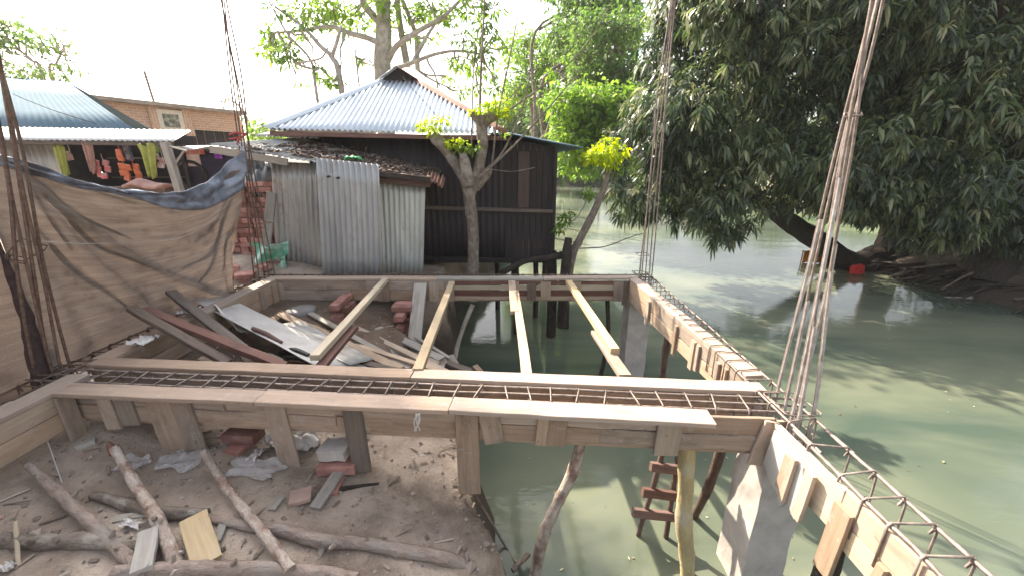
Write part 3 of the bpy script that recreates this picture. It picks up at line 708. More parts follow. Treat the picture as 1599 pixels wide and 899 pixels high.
# dark scrap under the dark planks
mb = MB(); c = Q(420, 548, 3.2)
for i in range(5):
    q = c+V(rnd(-.2, .2), rnd(-.1, .1), rnd(-.06, .02)); mb.tube(smooth_path([q, q+V(.12, -.05, .03), q+V(.26, -.1, 0)], 4), [.03*rnd(.4, 1)]*9, 6)
tag(mb.build('rubber_scrap', simple('black_rubber', (.02, .02, .022), (.012, .012, .013), 8, .5)), 'black rubbery scrap under the chalky sheet', 'scrap')

# bricks
bm_ = MB(); bm_.plank((-.12, 0, .035), (.12, 0, .035), .115, .07, n=2, jit=.002, ch=.006, rag=.003)
brick0 = bm_.build('brick', M['brick'], origin=(0, 0, 0)); used = [False]
def brick(p, rz, label, group, tilt=0, sc=1):
    o = brick0 if not used[0] else brick0.copy()
    if used[0]: COL.objects.link(o)
    used[0] = True
    o.location = p; o.rotation_euler = (tilt, rnd(-.03, .03), rz); o.scale = (sc, sc, sc); tag(o, label, 'brick', group); return o
def pier(c, nx_, ny_, nz, label, group, rz=0):
    for k in range(nz):
        for i in range(nx_):
            for j in range(ny_):
                a = rz+(0 if k % 2 else math.pi/2)
                off = Matrix.Rotation(rz, 3, 'Z') @ V((i-(nx_-1)/2)*.25*(1 if k % 2 else .5)*(1), (j-(ny_-1)/2)*.125*(1 if k % 2 else 2), 0)
                brick(Vector(c)+off+V(rnd(-.006, .006), rnd(-.006, .006), .074*k), a+rnd(-.04, .04), label, group)
pier(V(Q(538, 500, 4.62).x, 4.62, .95), 1, 2, 5, 'red brick of the low pier left of the wide leaning plank in the pit', 'bricks of the left pit pier')
pier(V(Q(632, 500, 4.62).x, 4.62, .66), 1, 2, 8, 'red brick of the pier beside the wide leaning plank in the pit', 'bricks of the right pit pier')
# brick supports under the front form
c = G(528, 735); pier(V(c.x, 2.22, c.z-.06), 1, 2, 2, 'red brick of the low support under the dark cleat of the front form', 'bricks of the low front support', .1)
o = MB(); o.plank(V(c.x-.10, 2.21, c.z+.15), V(c.x+.08, 2.20, c.z+.15), .14, .08, n=3, jit=.006, rag=.01); tag(o.build('concrete_block', M['concrete']), 'grey concrete block on the low brick support under the front form', 'block')
c = G(365, 712); pier(V(c.x, 2.34, c.z-.03), 1, 1, 2, 'orange red brick behind the plastic film under the front form', 'bricks behind the plastic film', -.1)

# tall brick stack between tarpaulin and shed
BX0 = -4.2
k_lab = 'red brick of the tall stack between the tarpaulin and the tin shed'
z = 1.22; row = 0
while z < 2.62:
    for i in range(4):
        hx = BX0+i*.258+rnd(-.014, .014)
        if z > 2.1 and i == 0 and random.random() < .3: continue
        if row % 2:
            brick(V(hx, 5.84+rnd(-.03, .03), z), rnd(-.05, .05), k_lab, 'bricks of the tall stack')
        else:
            for e in (-.062, .062): brick(V(hx+e, 5.87+rnd(-.035, .035), z), math.pi/2+rnd(-.05, .05), k_lab, 'bricks of the tall stack')
    z += .073; row += 1
for i in range(30):
    brick(V(-3.68+rnd(-.34, .26), 5.42+rnd(-.3, .3), 1.36+.07*(i % 3)), rnd(0, 3), 'loose red brick tumbled at the foot of the tall stack behind the tarpaulin', 'tumbled bricks by the tarpaulin foot', rnd(-.3, .3))
# ------------------------------------------------------------------ tarpaulin
m = NT('brown_woven_tarp')
wv = m.noise(m.coord('UV', (1.1, 17, 1)), 1.6, 6, .68, .5); wv2 = m.noise(m.coord('UV', (160, 160, 1)), 1, 2, .6); blot = m.noise(m.coord('UV', (2.2, 2.6, 1)), 1.6, 5, .6)
c = m.ramp(wv, [(.3, (.34, .285, .248)), (.55, (.47, .405, .355)), (.75, (.57, .50, .445))])
c = m.mix(c, (.15, .11, .095), m.math('MULTIPLY', m.ramp(blot, [(.54, (0, 0, 0)), (.72, (1, 1, 1))]), .6))
c = m.mix(c, (.2, .15, .13), m.math('MULTIPLY', m.ramp(wv2, [(.45, (0, 0, 0)), (.65, (1, 1, 1))]), .35))
pr = m.principled(c, .85, 0, .2, m.bump(m.math('ADD', m.math('MULTIPLY', wv, .5), wv2), .25, .01)); tr = m.n('ShaderNodeBsdfTranslucent'); m.l(c, tr.inputs[0])
mx = m.n('ShaderNodeMixShader'); mx.inputs[0].default_value = .6; m.l(pr, mx.inputs[1]); m.l(tr.outputs[0], mx.inputs[2])
M['tarp'] = m.done(mx.outputs[0])
M['hem'] = simple('blue_grey_plastic_hem', (.27, .31, .40), (.07, .068, .085), 5, .28, 0, .6, .5)
TY0, TY1 = 2.62, 5.02
def tarp_pt(s, v):
    """s along the cloth left to right, v from top 0 to bottom 1"""
    y = TY0+(TY1-TY0)*s; x = -3.46+.14*s
    top = lin(s, [(0, 3.02), (.1, 2.93), (.22, 2.80), (.36, 2.71), (.5, 2.655), (.62, 2.645), (.74, 2.70), (.84, 2.83), (.92, 2.98), (1, 3.17)])
    bot = lin(s, [(0, 1.36), (.5, 1.38), (1, 1.42)])
    sag = .22*math.sin(math.pi*min(1, s*1.02))*math.sin(math.pi*v)
    f = 0
    for a, b, amp, wd in ((.0, .05, .05, .05), (.02, .35, .04, .035), (.02, .62, .035, .03)):    # folds fanning out from the left tie
        cen = b*(v*1.15)**.9+a; f += amp*math.exp(-((s-cen)/wd)**2)*math.sin(min(1, v*2.2+.1)*math.pi*.55)
    for a, b, amp, wd in ((.98, .80, .05, .035), (.99, .90, .045, .03), (.95, .70, .03, .04)):
        cen = a+(b-a)*v; f += amp*math.exp(-((s-cen)/wd)**2)
    ends = sst(0, .1, s)*sst(0, .06, 1-s)
    x += sag*-.55-.42*(v**1.5)*sst(.72, 1, s)+f*2.0*ends+.02*h2(s*5, v*4)*ends+.006*math.sin(v*46+5*h2(s*3, v*1.5))*ends
    ydraw = -.13*(v**1.2)*sst(.6, 1, s)
    return V(x, y+ydraw, top+(bot-top)*v)
t = thing('tarpaulin', V(-3.4, 3.8, 1.4), 'brown woven tarpaulin sagging between rusty bars along the left form', 'tarpaulin', 'brown tarpaulins screening the site')
mb = MB(); mb.grid(lambda u, v: tarp_pt(u, .035+.965*v), 90, 50, True, 2.6, 1.5); mb.build('cloth', M['tarp'], t, solid=.003)
GS = [(i/70, j/45) for i in range(71) for j in range(46)]; GP = []
for s_, v_ in GS:
    q = tarp_pt(s_, v_)-V(0, 0, CZ); f_ = q.y*CP-q.z*SP; GP.append((799.5+F*q.x/f_, 449.5-F*(q.y*SP+q.z*CP)/f_))
def onto(px, py): i = min(range(len(GS)), key=lambda k: (GP[k][0]-px)**2+(GP[k][1]-py)**2); return GS[i]
for line, wf in (([(30, 272), (92, 325), (154, 379), (205, 405), (262, 424)], .035), ([(33, 262), (80, 300), (126, 337), (205, 374)], .028), ([(56, 355), (121, 421), (165, 455), (205, 481)], .035), ([(40, 285), (90, 350), (118, 395)], .022),
                 ([(372, 262), (356, 330), (340, 380), (318, 402), (280, 418)], .03), ([(369, 313), (356, 370), (345, 428)], .03), ([(362, 290), (335, 350), (300, 380)], .022), ([(350, 340), (330, 410), (310, 440)], .025), ([(60, 250), (130, 290), (215, 318)], .02)):
    sp = smooth_path([tarp_pt(*onto(*q))+V(-.008, 0, 0) for q in line], 6); mb = MB(); nn_ = len(sp)-1
    def pleat(u, v):
        i = min(nn_-1, int(u*nn_)); q = sp[i].lerp(sp[i+1], u*nn_-i); tn = (sp[i+1]-sp[i]).normalized(); ac = tn.cross(V(1, 0, 0)).normalized()
        return q+ac*(v-.5)*wf*1.35*(math.sin(math.pi*min(1, u*.92+.08))**.6)+V(-.012*math.sin(v*math.pi), 0, 0)
    mb.grid(pleat, 30, 3); mb.build('pleat', M['tarp'], t, solid=.004)
mb = MB()
def hem(u, v):
    k = .05+.20*sst(.35, .9, u)*(1-.35*sst(.93, 1, u))+.012*h2(u*6, 1); q = tarp_pt(u, k*v); w_ = math.sin(v*math.pi)
    return q+V(.014+.010*w_+.012*math.sin(u*31+v*7)*w_+.03*h2(u*7+v*2.5, v*5)*(.3+w_), 0, .02*h2(u*6, 3+v*2))
mb.grid(hem, 90, 10, True, 3, 1); o = mb.build('hem', M['hem'], t, solid=.003); o['label'] = 'blue-grey shiny plastic hem'
mb = MB(); mb.tube(smooth_path([tarp_pt(s_, .36)+V(.035, 0, .0) for s_ in (.02, .2, .45, .6)]+[tarp_pt(.8, .30)+V(.05, 0, 0), tarp_pt(.97, .16)+V(.04, 0, 0)], 5), .004, 5)
mb.build('cord', simple('pale_cord', (.5, .47, .44), (.36, .33, .3), 9), t)
mb = MB(); mb.tube(smooth_path([tarp_pt(1, .02), Q(372, 218, 5.04), Q(380, 213, 5.05)], 3), .012, 5); mb.build('tie', m_red, t)
def tarp2(u, v):
    y = 2.68-3.7*u; top = 3.05-.35*math.sin(min(1, u*1.3)*math.pi)+.15*u
    x = -3.52+.045*math.sin(u*19+v*2)*(1-.6*v)+.03*h2(u*6, v*3)-.1*math.sin(v*math.pi)
    return V(x+.10*math.exp(-(u/.03)**2)*v, y, top+(1.33-top)*v)
t = thing('tarpaulin', V(-3.5, 1, 1.4), 'brown tarpaulin continuing out of the picture at the left edge', 'tarpaulin', 'brown tarpaulins screening the site')
mb = MB(); mb.grid(tarp2, 70, 30, True, 2.6, 1.5); mb.build('cloth', M['tarp'], t, solid=.003)
mb = MB(); mb.tube(smooth_path([V(-3.43, 2.58, 2.45), V(-3.41, 2.56, 2.2), V(-3.36, 2.52, 1.9), V(-3.33, 2.46, 1.6), V(-3.33, 2.45, 1.40)], 5), taper(21, .008, .06), 8, wob=.15); o = mb.build('gathered_edge', simple('dark_gathered_cloth', (.07, .045, .042), (.035, .022, .022), 20), t); o['label'] = 'dark gathered edge of the cloth'

# ------------------------------------------------------------------ corrugated metal
def corr(mb, a, b, c, d, pitch=.075, amp=.011, nv=3, warp=.0, ph=0):
    """sheet a-b (across the ribs) to d-c (along the ribs)"""
    a, b, c, d = map(Vector, (a, b, c, d)); W = max((b-a).length, (c-d).length); nw = max(2, int(W/pitch)); nu = nw*8
    nn = (b-a).cross(d-a).normalized(); ux = (b-a).length/W
    base = len(mb.v)
    def fn(u, v):
        p = a.lerp(b, u).lerp(d.lerp(c, u), v)
        k = u*W/pitch*2*math.pi+ph
        return p+nn*(amp*math.sin(k)+warp*h2(u*3+ph, v*3))
    mb.grid(fn, nu, nv, True, W, (d-a).length)

# lean-to of galvanised sheets
YS = 5.62
t = thing('tin_shed', V(-2.3, 5.9, 1.4), 'grey corrugated tin lean-to with leaf litter on its roof, in front of the black hut', 'shed')
def shp(px, py, Y=YS): return Q(px, py, Y)
for (p0, p1, yt0, yt1, Y, lab) in ((424, 500, 252, 256, YS+.03, 'tin'), (494, 592, 247, 257, 5.385, 'tin_mid'), (588, 664, 276, 290, YS+.03, 'tin_pale')):
    a = shp(p0, yt0, Y); b = shp(p1, yt1, Y); a2 = V(Q(p0+9, 425, Y).x, Y+.01, 1.36); b2 = V(Q(p1+(4 if p1 < 650 else -4), 425, Y).x, Y+.01, 1.36)
    mb = MB(); corr(mb, a, b, b2, a2, .076, .0135, 6, .008, rnd(0, 6)); mb.build('wall_sheet', M[lab], t, solid=.0015)
for p0, p1 in (((505, 268), 0), ((520, 270), 0)):
    mb = MB(); q = Q(p0[0]+8, p0[1]+8, 5.372); mb.tube([q+V(-.022, 0, .006), q+V(-.008, -.004, -.004), q+V(.012, -.004, .006), q+V(.024, 0, -.008)], [.006, .016, .013, .004], 6, wob=.3); mb.build('tear_hole', M['darkbark'], t)
RA, RB = Q(388, 226, 5.45), Q(676, 284, 5.45); RC, RD = Q(690, 268, 6.3), Q(470, 216, 6.32)
RA = V(-3.95, 5.42, RA.z)
mb = MB(); corr(mb, RA, RB, RC, RD, .076, .012, 3, .012); mb.build('roof', M['tin'], t, solid=.002)
mb = MB(); mb.plank(RA-V(0, .0, .06), RB.lerp(RA, .66)-V(0, .0, .06), .09, .03, V(0, -1, 0), n=5); mb.build('fascia_board', M['greywood'], t)
mb = MB(); mb.plank(Q(592, 281, 5.52), Q(672, 289, 5.52), .07, .03, V(0, -1, 0), n=4); mb.build('fascia_board', M['redwood'], t)
mb = MB(); mb.plank(Q(590, 272, 5.42), Q(672, 281, 5.42), .07, .04, V(0, -1, 0), n=4); mb.build('roof_batten', M['darkbark'], t)
mb = MB(); corr(mb, Q(395, 212, 6.0), Q(500, 216, 6.1), Q(480, 207, 6.5), Q(420, 207, 6.5), .08, .01, 2); mb.build('roof_sheet', M['palesheet'], t, solid=.002)
mb = MB(); corr(mb, Q(664, 282, 5.4), Q(692, 291, 5.4), Q(696, 276, 5.7), Q(668, 270, 5.7), .05, .02, 3, .03); mb.build('roof_sheet', M['rusttin'], t, solid=.002)
mb = MB()                                                       # litter of dry leaves
nn = (RB-RA).cross(RD-RA).normalized()
for i in range(6000):
    u, v = rnd(.12, .985), rnd(.06, .96)
    if h2(u*9, v*3) < -.35 and u < .5: continue
    q = RA.lerp(RB, u).lerp(RD.lerp(RC, u), v)+nn*rnd(.0, .03+.05*max(0, h2(u*5, v*2))); a = rnd(0, 6.28); l = rnd(.015, .045)
    e = V(math.cos(a), math.sin(a), rnd(-.4, .4))*l; f = V(-math.sin(a), math.cos(a), rnd(-.4, .4))*l*.4
    mb.add([q-e, q-f, q+e, q+f], [[0, 1, 2, 3]], [[(0, 0)]*4])
m = NT('dry_leaf_litter'); g = m.n('ShaderNodeNewGeometry')
lm = m.done(m.principled(m.ramp(g.outputs['Random Per Island'], [(0, (.14, .095, .075)), (.5, (.26, .19, .155)), (1, (.42, .34, .29))]), .9))
o = mb.build('leaf_litter', lm, t); tag(o, 'brown dry leaves on the roof', None, None, 'stuff')
gm = simple('green_plastic', (.08, .42, .16), (.05, .3, .1), 9, .4)
mb = MB(); q = Q(548, 249, 5.55); mb.grid(lambda u, v: q+V(-.10+.22*u, .1*v, .03*math.sin(u*9)*math.sin(v*7)+.03*math.sin(u*math.pi)), 12, 5); tag(mb.build('plastic_bag', gm, solid=.004), 'small green plastic bag caught on the roof edge of the tin lean-to', 'bag')
pole([Q(575, 250, 5.6), Q(570, 235, 5.6), Q(574, 229, 5.6)], [.008, .008, .005], M['darkbark'], 'bent twig sticking up from the lean-to roof', 'twig', 'twig')
mb = MB(); q = Q(408, 262, 5.9)
mb.grid(lambda u, v: q+V(-.32+.55*u+.05*math.sin(v*6), .25*math.sin(u*4+v*3)*.4, .30-.62*v+.10*h2(u*4, v*4)-.2*u), 16, 12)
tag(mb.build('plastic_sheet', simple('black_plastic', (.03, .033, .04), (.02, .02, .023), 5, .3, 0, .6), solid=.004), 'crumpled black plastic sheet over the tall brick stack', 'plastic sheet')
mb = MB(); q = Q(424, 405, 5.5)
mb.grid(lambda u, v: q+V(-.26+.5*u, .08*math.sin(u*8+v*5), .22-.42*v+.05*h2(u*5, v*5)), 14, 12)
tag(mb.build('plastic_sack', simple('green_white_sack', (.42, .55, .50), (.10, .36, .22), 5, .5, 0, .4, .2, (.42, .58)), solid=.006), 'green and white plastic sack at the foot of the brick stack', 'sack')
lay((424, 300), 5.55, (416, 385), 5.5, .13, .03, 'greywood', 'grey board leaning on the tall brick stack beside the tin lean-to', up=V(0, -1, 0))

# ------------------------------------------------------------------ black hut
YH = 6.4; XL, XR_ = Q(476, 205, YH).x, Q(868, 228, YH).x; ZF = 1.41
t = thing('stilt_hut', V(-1.2, YH+1.4, 0), 'black tarred hut on stilts over the river with a bright corrugated hip roof', 'hut')
ZT = 3.34; DEP = 2.9
mb = MB()
xm = Q(788, 220, YH).x
corr(mb, V(XL, YH, ZT), V(xm, YH, ZT), V(xm, YH, ZF), V(XL, YH, ZF), .10, .009, 4, .006)
mb.build('front_wall', M['blacktin'], t, solid=.002)
mb = MB(); nb = 8
for i in range(nb):
    a = xm+(XR_-xm)*i/nb; b = xm+(XR_-xm)*(i+1)/nb
    zt = 3.30-.13*(i+.5)/nb
    mb.plank(V((a+b)/2, YH+rnd(-.004, .004), ZF-rnd(0, .04)), V((a+b)/2, YH, zt), (b-a)-.006, .02, V(0, -1, 0), n=4)
mb.build('board_wall', M['blackwood'], t)
mb = MB(); mb.plank(V(Q(818, 250, YH).x, YH-.016, 2.25), V(Q(818, 250, YH).x, YH-.016, 3.1), .18, .012, V(0, -1, 0), n=3); o = mb.build('patch_board', M['patchwood'], t); o['label'] = 'faded reddish patch board'
mb = MB(); corr(mb, V(XR_, YH+.01, 3.15), V(XR_, YH+DEP, 3.2), V(XR_, YH+DEP, ZF), V(XR_, YH+.01, ZF), .1, .009, 3); mb.build('side_wall', M['blacktin'], t, solid=.002)
mb = MB(); corr(mb, V(XL, YH+.01, 3.3), V(XL, YH+DEP, 3.3), V(XL, YH+DEP, ZF), V(XL, YH+.01, ZF), .1, .009, 3); mb.build('side_wall', M['blacktin'], t, solid=.002)
mb = MB(); corr(mb, V(XL, YH+DEP, 3.3), V(XR_, YH+DEP, 3.2), V(XR_, YH+DEP, ZF), V(XL, YH+DEP, ZF), .1, .009, 3); mb.build('back_wall', M['blacktin'], t, solid=.002)
mb = MB(); mb.box((XL, YH+.03, ZF-.01), (XR_-.01, YH+DEP-.03, ZF+.03)); mb.build('floor', M['oldwood'], t)
for py, pxa in ((328, 664), (405, 664)):
    z_ = Q(800, py, YH).z
    mb = MB(); mb.plank(V(Q(pxa, py, YH).x, YH-.035, z_+.04), V(XR_+.01, YH-.035, z_-.02), .055, .035, V(0, -1, 0), n=8, jit=.003); mb.build('rail', M['oldwood'] if py < 400 else M['blackwood'], t)
mb = MB(); mb.plank(V(XR_, YH-.03, ZF-.05), V(XR_, YH-.03, 3.16), .05, .05, V(0, -1, 0), n=3); mb.build('corner_post', M['blackwood'], t)
mb = MB(); mb.box((-1.3, YH-.02, ZF-.07), (XR_, YH+.06, ZF-.012)); mb.build('floor_beam', M['blackwood'], t)
# hip roof
EL, ER = Q(416, 196, 6.05), Q(792, 217, 6.05)
EL = V(EL.x, 6.05, 3.40); ER = V(ER.x, 6.05, 3.33)
AP = Q(625, 108, 7.75); AL, AR = V(AP.x-.26, 7.66, AP.z-.19), V(AP.x+.28, 7.66, AP.z-.19)
mb = MB(); slope_d = V(0, AL.y-EL.y, AL.z-EL.z); sn_ = V(0, -slope_d.z, slope_d.y).normalized(); nc = 44*6
def hipf(u, v):
    x = EL.x+(ER.x-EL.x)*u; k = (x-EL.x)/(AL.x-EL.x) if x < AL.x else (1 if x < AR.x else (ER.x-x)/(ER.x-AR.x))
    e = EL.lerp(ER, u); q = V(x, e.y, e.z)+V(0, slope_d.y, AL.z-e.z)*(max(k, .002)*v)
    return q+sn_*(.018*math.sin(u*44*2*math.pi)+.005*h2(u*6, v*2))
mb.grid(hipf, nc, 5, True, 4, 2)
mb.build('front_slope', M['rooftin'], t, solid=.0015)
BLk, BRk = V(EL.x, 9.9, 3.4), V(ER.x, 9.9, 3.33)
RB2 = V(AP.x, 9.7, AP.z)
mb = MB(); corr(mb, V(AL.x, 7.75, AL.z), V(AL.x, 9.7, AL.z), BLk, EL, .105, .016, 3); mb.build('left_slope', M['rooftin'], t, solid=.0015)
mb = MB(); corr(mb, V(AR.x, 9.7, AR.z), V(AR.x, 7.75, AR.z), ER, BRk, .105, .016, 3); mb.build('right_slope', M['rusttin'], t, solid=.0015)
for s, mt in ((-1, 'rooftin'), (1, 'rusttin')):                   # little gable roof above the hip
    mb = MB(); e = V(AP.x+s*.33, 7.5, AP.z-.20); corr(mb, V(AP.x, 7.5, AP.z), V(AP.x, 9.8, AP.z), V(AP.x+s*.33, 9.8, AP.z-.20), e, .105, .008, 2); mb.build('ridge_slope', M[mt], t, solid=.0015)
mb = MB(); mb.prism([V(AP.x-.28, 7.58, AP.z-.20), V(AP.x+.28, 7.58, AP.z-.20), V(AP.x, 7.58, AP.z-.02)], V(0, .02, 0)); mb.build('gable', M['blackwood'], t)
def cap(a, b, wl, mat):
    a, b = Vector(a), Vector(b); d = (b-a).normalized(); mb = MB()
    def fn(u, v):
        an = (v-.5)*2; return a.lerp(b, u)+V(an*wl, 0, -abs(an)*wl*.55+.04)+V(0, -.02, 0)
    mb.grid(fn, 10, 6, True, 1, .3); mb.build('hip_cap', mat, t, solid=.002)
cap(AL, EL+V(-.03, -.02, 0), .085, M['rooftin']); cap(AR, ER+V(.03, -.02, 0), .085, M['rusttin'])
mb = MB(); mb.plank(EL+V(.02, .03, -.06), ER+V(0, .03, -.06), .06, .03, V(0, -1, 0), n=6); mb.build('eave_board', M['redwood'], t)
mb = MB(); mb.plank(EL+V(.03, .04, -.05), BLk+V(.03, 0, -.05), .07, .03, V(-1, 0, 0), n=4); mb.build('eave_board', M['redwood'], t)
# lean-to roof on the river side
la, lb = Q(782, 206, 6.2), Q(911, 231, 6.2)
mb = MB(); corr(mb, la, la+V(0, 3.3, .05), lb+V(0, 3.3, .05), lb, .1, .01, 3); mb.build('side_roof', M['bluetin'], t, solid=.012)
# stilts
for px, yy, r in ((860, YH-.02, .085), (886, YH+.35, .055), (835, YH+.9, .05), (805, YH+.1, .05), (775, YH+1.4, .05), (850, YH+2.2, .06), (800, YH+2.6, .05)):
    x = Q(px, 460, yy).x
    mb = MB(); mb.tube(smooth_path([V(x, yy, ZF-.02), V(x+rnd(-.03, .03), yy, .6), V(x+rnd(-.03, .03), yy, -.5)], 4), r, 8, wob=.05); mb.build('stilt', M['darkbark'], t)

# crooked logs and stump at the hut corner
pole([Q(780, 428, 6.1), Q(820, 408, 6.12), Q(860, 402, 6.15), Q(888, 396, 6.2)], [.05, .045, .05, .06], M['darkbark'], 'crooked dark log lying under the river corner of the hut', 'log', 'log')
pole([Q(880, 430, 6.1)-V(0, 0, .9), Q(884, 405, 6.1), Q(888, 372, 6.1)], [.085, .075, .06], M['darkbark'], 'cut dark stump standing by the river corner of the hut', 'stump', 'stump')
# bent sapling
t = thing('bent_sapling', V(.85, 6.25, 0), 'bent slender tree leaning over the river beside the hut, topped with a lime tuft', 'tree')
pts = smooth_path([Q(880, 418, 6.2)-V(0, 0, .9), Q(893, 403, 6.2), Q(905, 375, 6.2), Q(928, 330, 6.2), Q(944, 292, 6.2), Q(949, 262, 6.2)], 5)
mb = MB(); mb.tube(pts, taper(len(pts), .075, .042), 9, wob=.06)
mb.tube(smooth_path([Q(905, 388, 6.2), Q(945, 385, 6.2), Q(980, 372, 6.2), Q(1012, 362, 6.2)], 4), taper(13, .012, .006), 5)
mb.tube(smooth_path([Q(870, 352, 6.4), Q(895, 345, 6.4), Q(912, 322, 6.4), Q(918, 302, 6.4)], 4), taper(13, .010, .005), 5)
mb.build('trunk', M['bark'], t)
cs = [Q(950, 250, 6.2), Q(935, 238, 6.2), Q(965, 236, 6.2), Q(950, 225, 6.3), Q(922, 245, 6.1), Q(948, 240, 6.0)]
B = clump_leaves(cs, [.17, .16, .16, .15, .12, .14], 5200, .7, (.05, .10), .5, .35); leaf_mesh('crown', *B[:6], M['yellow'], t, B[6])
cs = [Q(880, 345, 6.4), Q(888, 335, 6.4), Q(918, 300, 6.4), Q(925, 308, 6.4), Q(872, 358, 6.3)]
B = clump_leaves(cs, [.12, .1, .1, .08, .1], 3800, .7, (.05, .10), .5, .35); leaf_mesh('side_foliage', *B[:6], M['lime'], t, B[6])

# ------------------------------------------------------------------ pollard tree before the hut
YP = 5.95
t = thing('pollard_tree', Q(738, 425, YP), 'pollarded tree with knobbly cut limbs and lime shoots in front of the black hut', 'tree')
mb = MB()
def limb(pp, r, n=10):
    p = smooth_path(pp, 5); mb.tube(p, [lin(i/(len(p)-1), [(j/(len(r)-1), q) for j, q in enumerate(r)]) for i in range(len(p))], n, wob=.07)
limb([Q(736, 440, YP)-V(0, 0, .3), Q(739, 400, YP), Q(738, 350, YP), Q(733, 310, YP), Q(735, 285, YP)], [.10, .085, .09, .085, .12])
limb([Q(733, 300, YP), Q(722, 272, YP), Q(700, 240, YP), Q(682, 218, YP), Q(676, 210, YP)], [.09, .085, .075, .085, .06])
limb([Q(738, 295, YP), Q(748, 260, YP), Q(754, 225, YP), Q(752, 200, YP), Q(755, 182, YP)], [.10, .08, .075, .085, .12])
limb([Q(732, 290, YP-.08), Q(726, 255, YP-.1), Q(722, 240, YP-.1)], [.10, .08, .05])
limb([Q(745, 290, YP), Q(762, 272, YP), Q(766, 258, YP)], [.07, .05, .03])
limb([Q(752, 190, YP), Q(738, 178, YP)], [.09, .05]); limb([Q(756, 190, YP), Q(774, 178, YP)], [.09, .05])
mb.build('trunk', M['bark'], t)
mb = MB()
for pp, r in (([Q(749, 178, YP), Q(752, 90, YP), Q(757, 0, YP), Q(758, -40, YP)], (.018, .008)), ([Q(736, 240, YP), Q(738, 150, YP), Q(742, 60, YP)], (.013, .006)),
              ([Q(768, 258, YP), Q(778, 180, YP), Q(798, 80, YP), Q(812, 10, YP)], (.016, .005)), ([Q(728, 285, YP-.1), Q(780, 245, YP), Q(815, 170, YP-.1), Q(828, 110, YP), Q(836, 60, YP)], (.02, .005)),
              ([Q(745, 280, YP-.1), Q(800, 230, YP-.15), Q(860, 165, YP-.2), Q(905, 110, YP-.2)], (.02, .006)), ([Q(770, 190, YP), Q(860, 125, YP), Q(915, 70, YP), Q(955, 5, YP)], (.016, .006)),
              ([Q(768, 265, YP), Q(800, 268, YP), Q(835, 262, YP)], (.008, .005)), ([Q(720, 240, YP), Q(680, 180, YP), Q(645, 140, YP), Q(628, 120, YP)], (.006, .004)),
              ([Q(762, 178, YP), Q(800, 150, YP), Q(850, 90, YP)], (.008, .004))):
    p = smooth_path(pp, 5); mb = MB(); mb.tube(p, taper(len(p), *r), 6); mb.build('shoot', M['bark'], t)
cs = [Q(x, y, YP-.05) for x, y in ((672, 195), (690, 190), (660, 198), (680, 205), (768, 172), (782, 165), (755, 168), (792, 178), (710, 222), (725, 228), (700, 225), (738, 176))]
rs = [.13, .12, .1, .1, .16, .14, .10, .1, .1, .09, .08, .09]
B = clump_leaves(cs, rs, 5200, .8, (.04, .085), .42, .3); leaf_mesh('crown', *B[:6], M['yellow'], t, B[6])
cs = [Q(x, y, YP-.05) for x, y in ((745, 232), (728, 230), (716, 232), (785, 210), (858, 118), (865, 115), (880, 88), (838, 95), (820, 130))]
B = clump_leaves(cs, [.09, .08, .07, .05, .07, .06, .06, .04, .04], 4600, .8, (.05, .09), .45, .3); leaf_mesh('foliage', *B[:6], M['lime'], t, B[6])
# ------------------------------------------------------------------ shop behind the tarpaulin
t = thing('shop', V(-10, 10, 1.4), 'roadside shop with faded blue tin roof, white awning and goods hung in front', 'shop')
E0, E1 = Q(-140, 196, 9.0), Q(214, 206, 9.6); T0, T1 = Q(-60, 116, 12.5), Q(106, 129, 12.8)
E0.z = 3.86; 
mb = MB(); corr(mb, T0, T1, E1, V(E0.x, 9.0, E1.z+.02), .16, .004, 3, .02); mb.build('roof', M['bluetin'], t, solid=.002)
mb = MB(); corr(mb, T0+V(0, .02, .02), T1+V(0, .02, .02), V(T1.x-.1, 16.5, E1.z), V(E0.x, 16.5, E1.z), .16, .012, 3); mb.build('roof', M['bluetin'], t, solid=.002)
mb = MB(); mb.tube(curve_pts(Q(20, 147, 10.4), Q(150, 193, 9.2), 6, -.05, .01), .008, 5); mb.build('wire', M['darkbark'], t)
A0, A1 = Q(-140, 197, 8.7), Q(300, 217, 8.7); A0.z = A1.z+.15
B0, B1 = Q(-140, 213, 8.35), Q(262, 221, 8.35); B0.z = B1.z+.05
awn = simple('white_awning_tin', (.62, .61, .60), (.52, .51, .5), 4, .6, .0)
mb = MB(); corr(mb, V(A0.x, 9.3, 3.72), V(A1.x-.42, 9.3, 3.64), B1+V(.12, 0, 0), B0, .12, .010, 3); mb.build('awning', awn, t, solid=.003)
mb = MB(); mb.plank(B0-V(0, -.02, .05), B1+V(.08, .02, -.05), .07, .03, V(0, -1, 0), n=4); mb.build('awning_rail', M['oldwood'], t)
mb = MB(); mb.plank(V(Q(268, 225, 8.1).x, 8.1, 1.3), V(Q(258, 225, 8.1).x, 8.1, B1.z-.03), .12, .12, V(0, -1, 0), n=3); mb.build('post', M['greywood'], t)
mb = MB(); mb.plank(Q(270, 262, 8.1), Q(288, 235, 8.1), .03, .03, V(0, -1, 0), n=2); mb.build('brace', M['greywood'], t); mb = MB(); mb.plank(Q(262, 228, 8.1), Q(292, 236, 8.1), .03, .03, V(0, -1, 0), n=2); mb.build('brace', M['greywood'], t)
mb = MB(); corr(mb, Q(-90, 205, 9.0), Q(82, 205, 9.0), V(Q(82, 205, 9).x, 9.0, 1.3), V(Q(-90, 205, 9).x, 9.0, 1.3), .12, .01, 3); mb.build('front_sheet', M['tin'], t, solid=.002)
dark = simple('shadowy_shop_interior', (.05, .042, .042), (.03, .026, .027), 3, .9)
mb = MB(); x0 = Q(82, 205, 9).x; x1 = Q(262, 215, 9).x
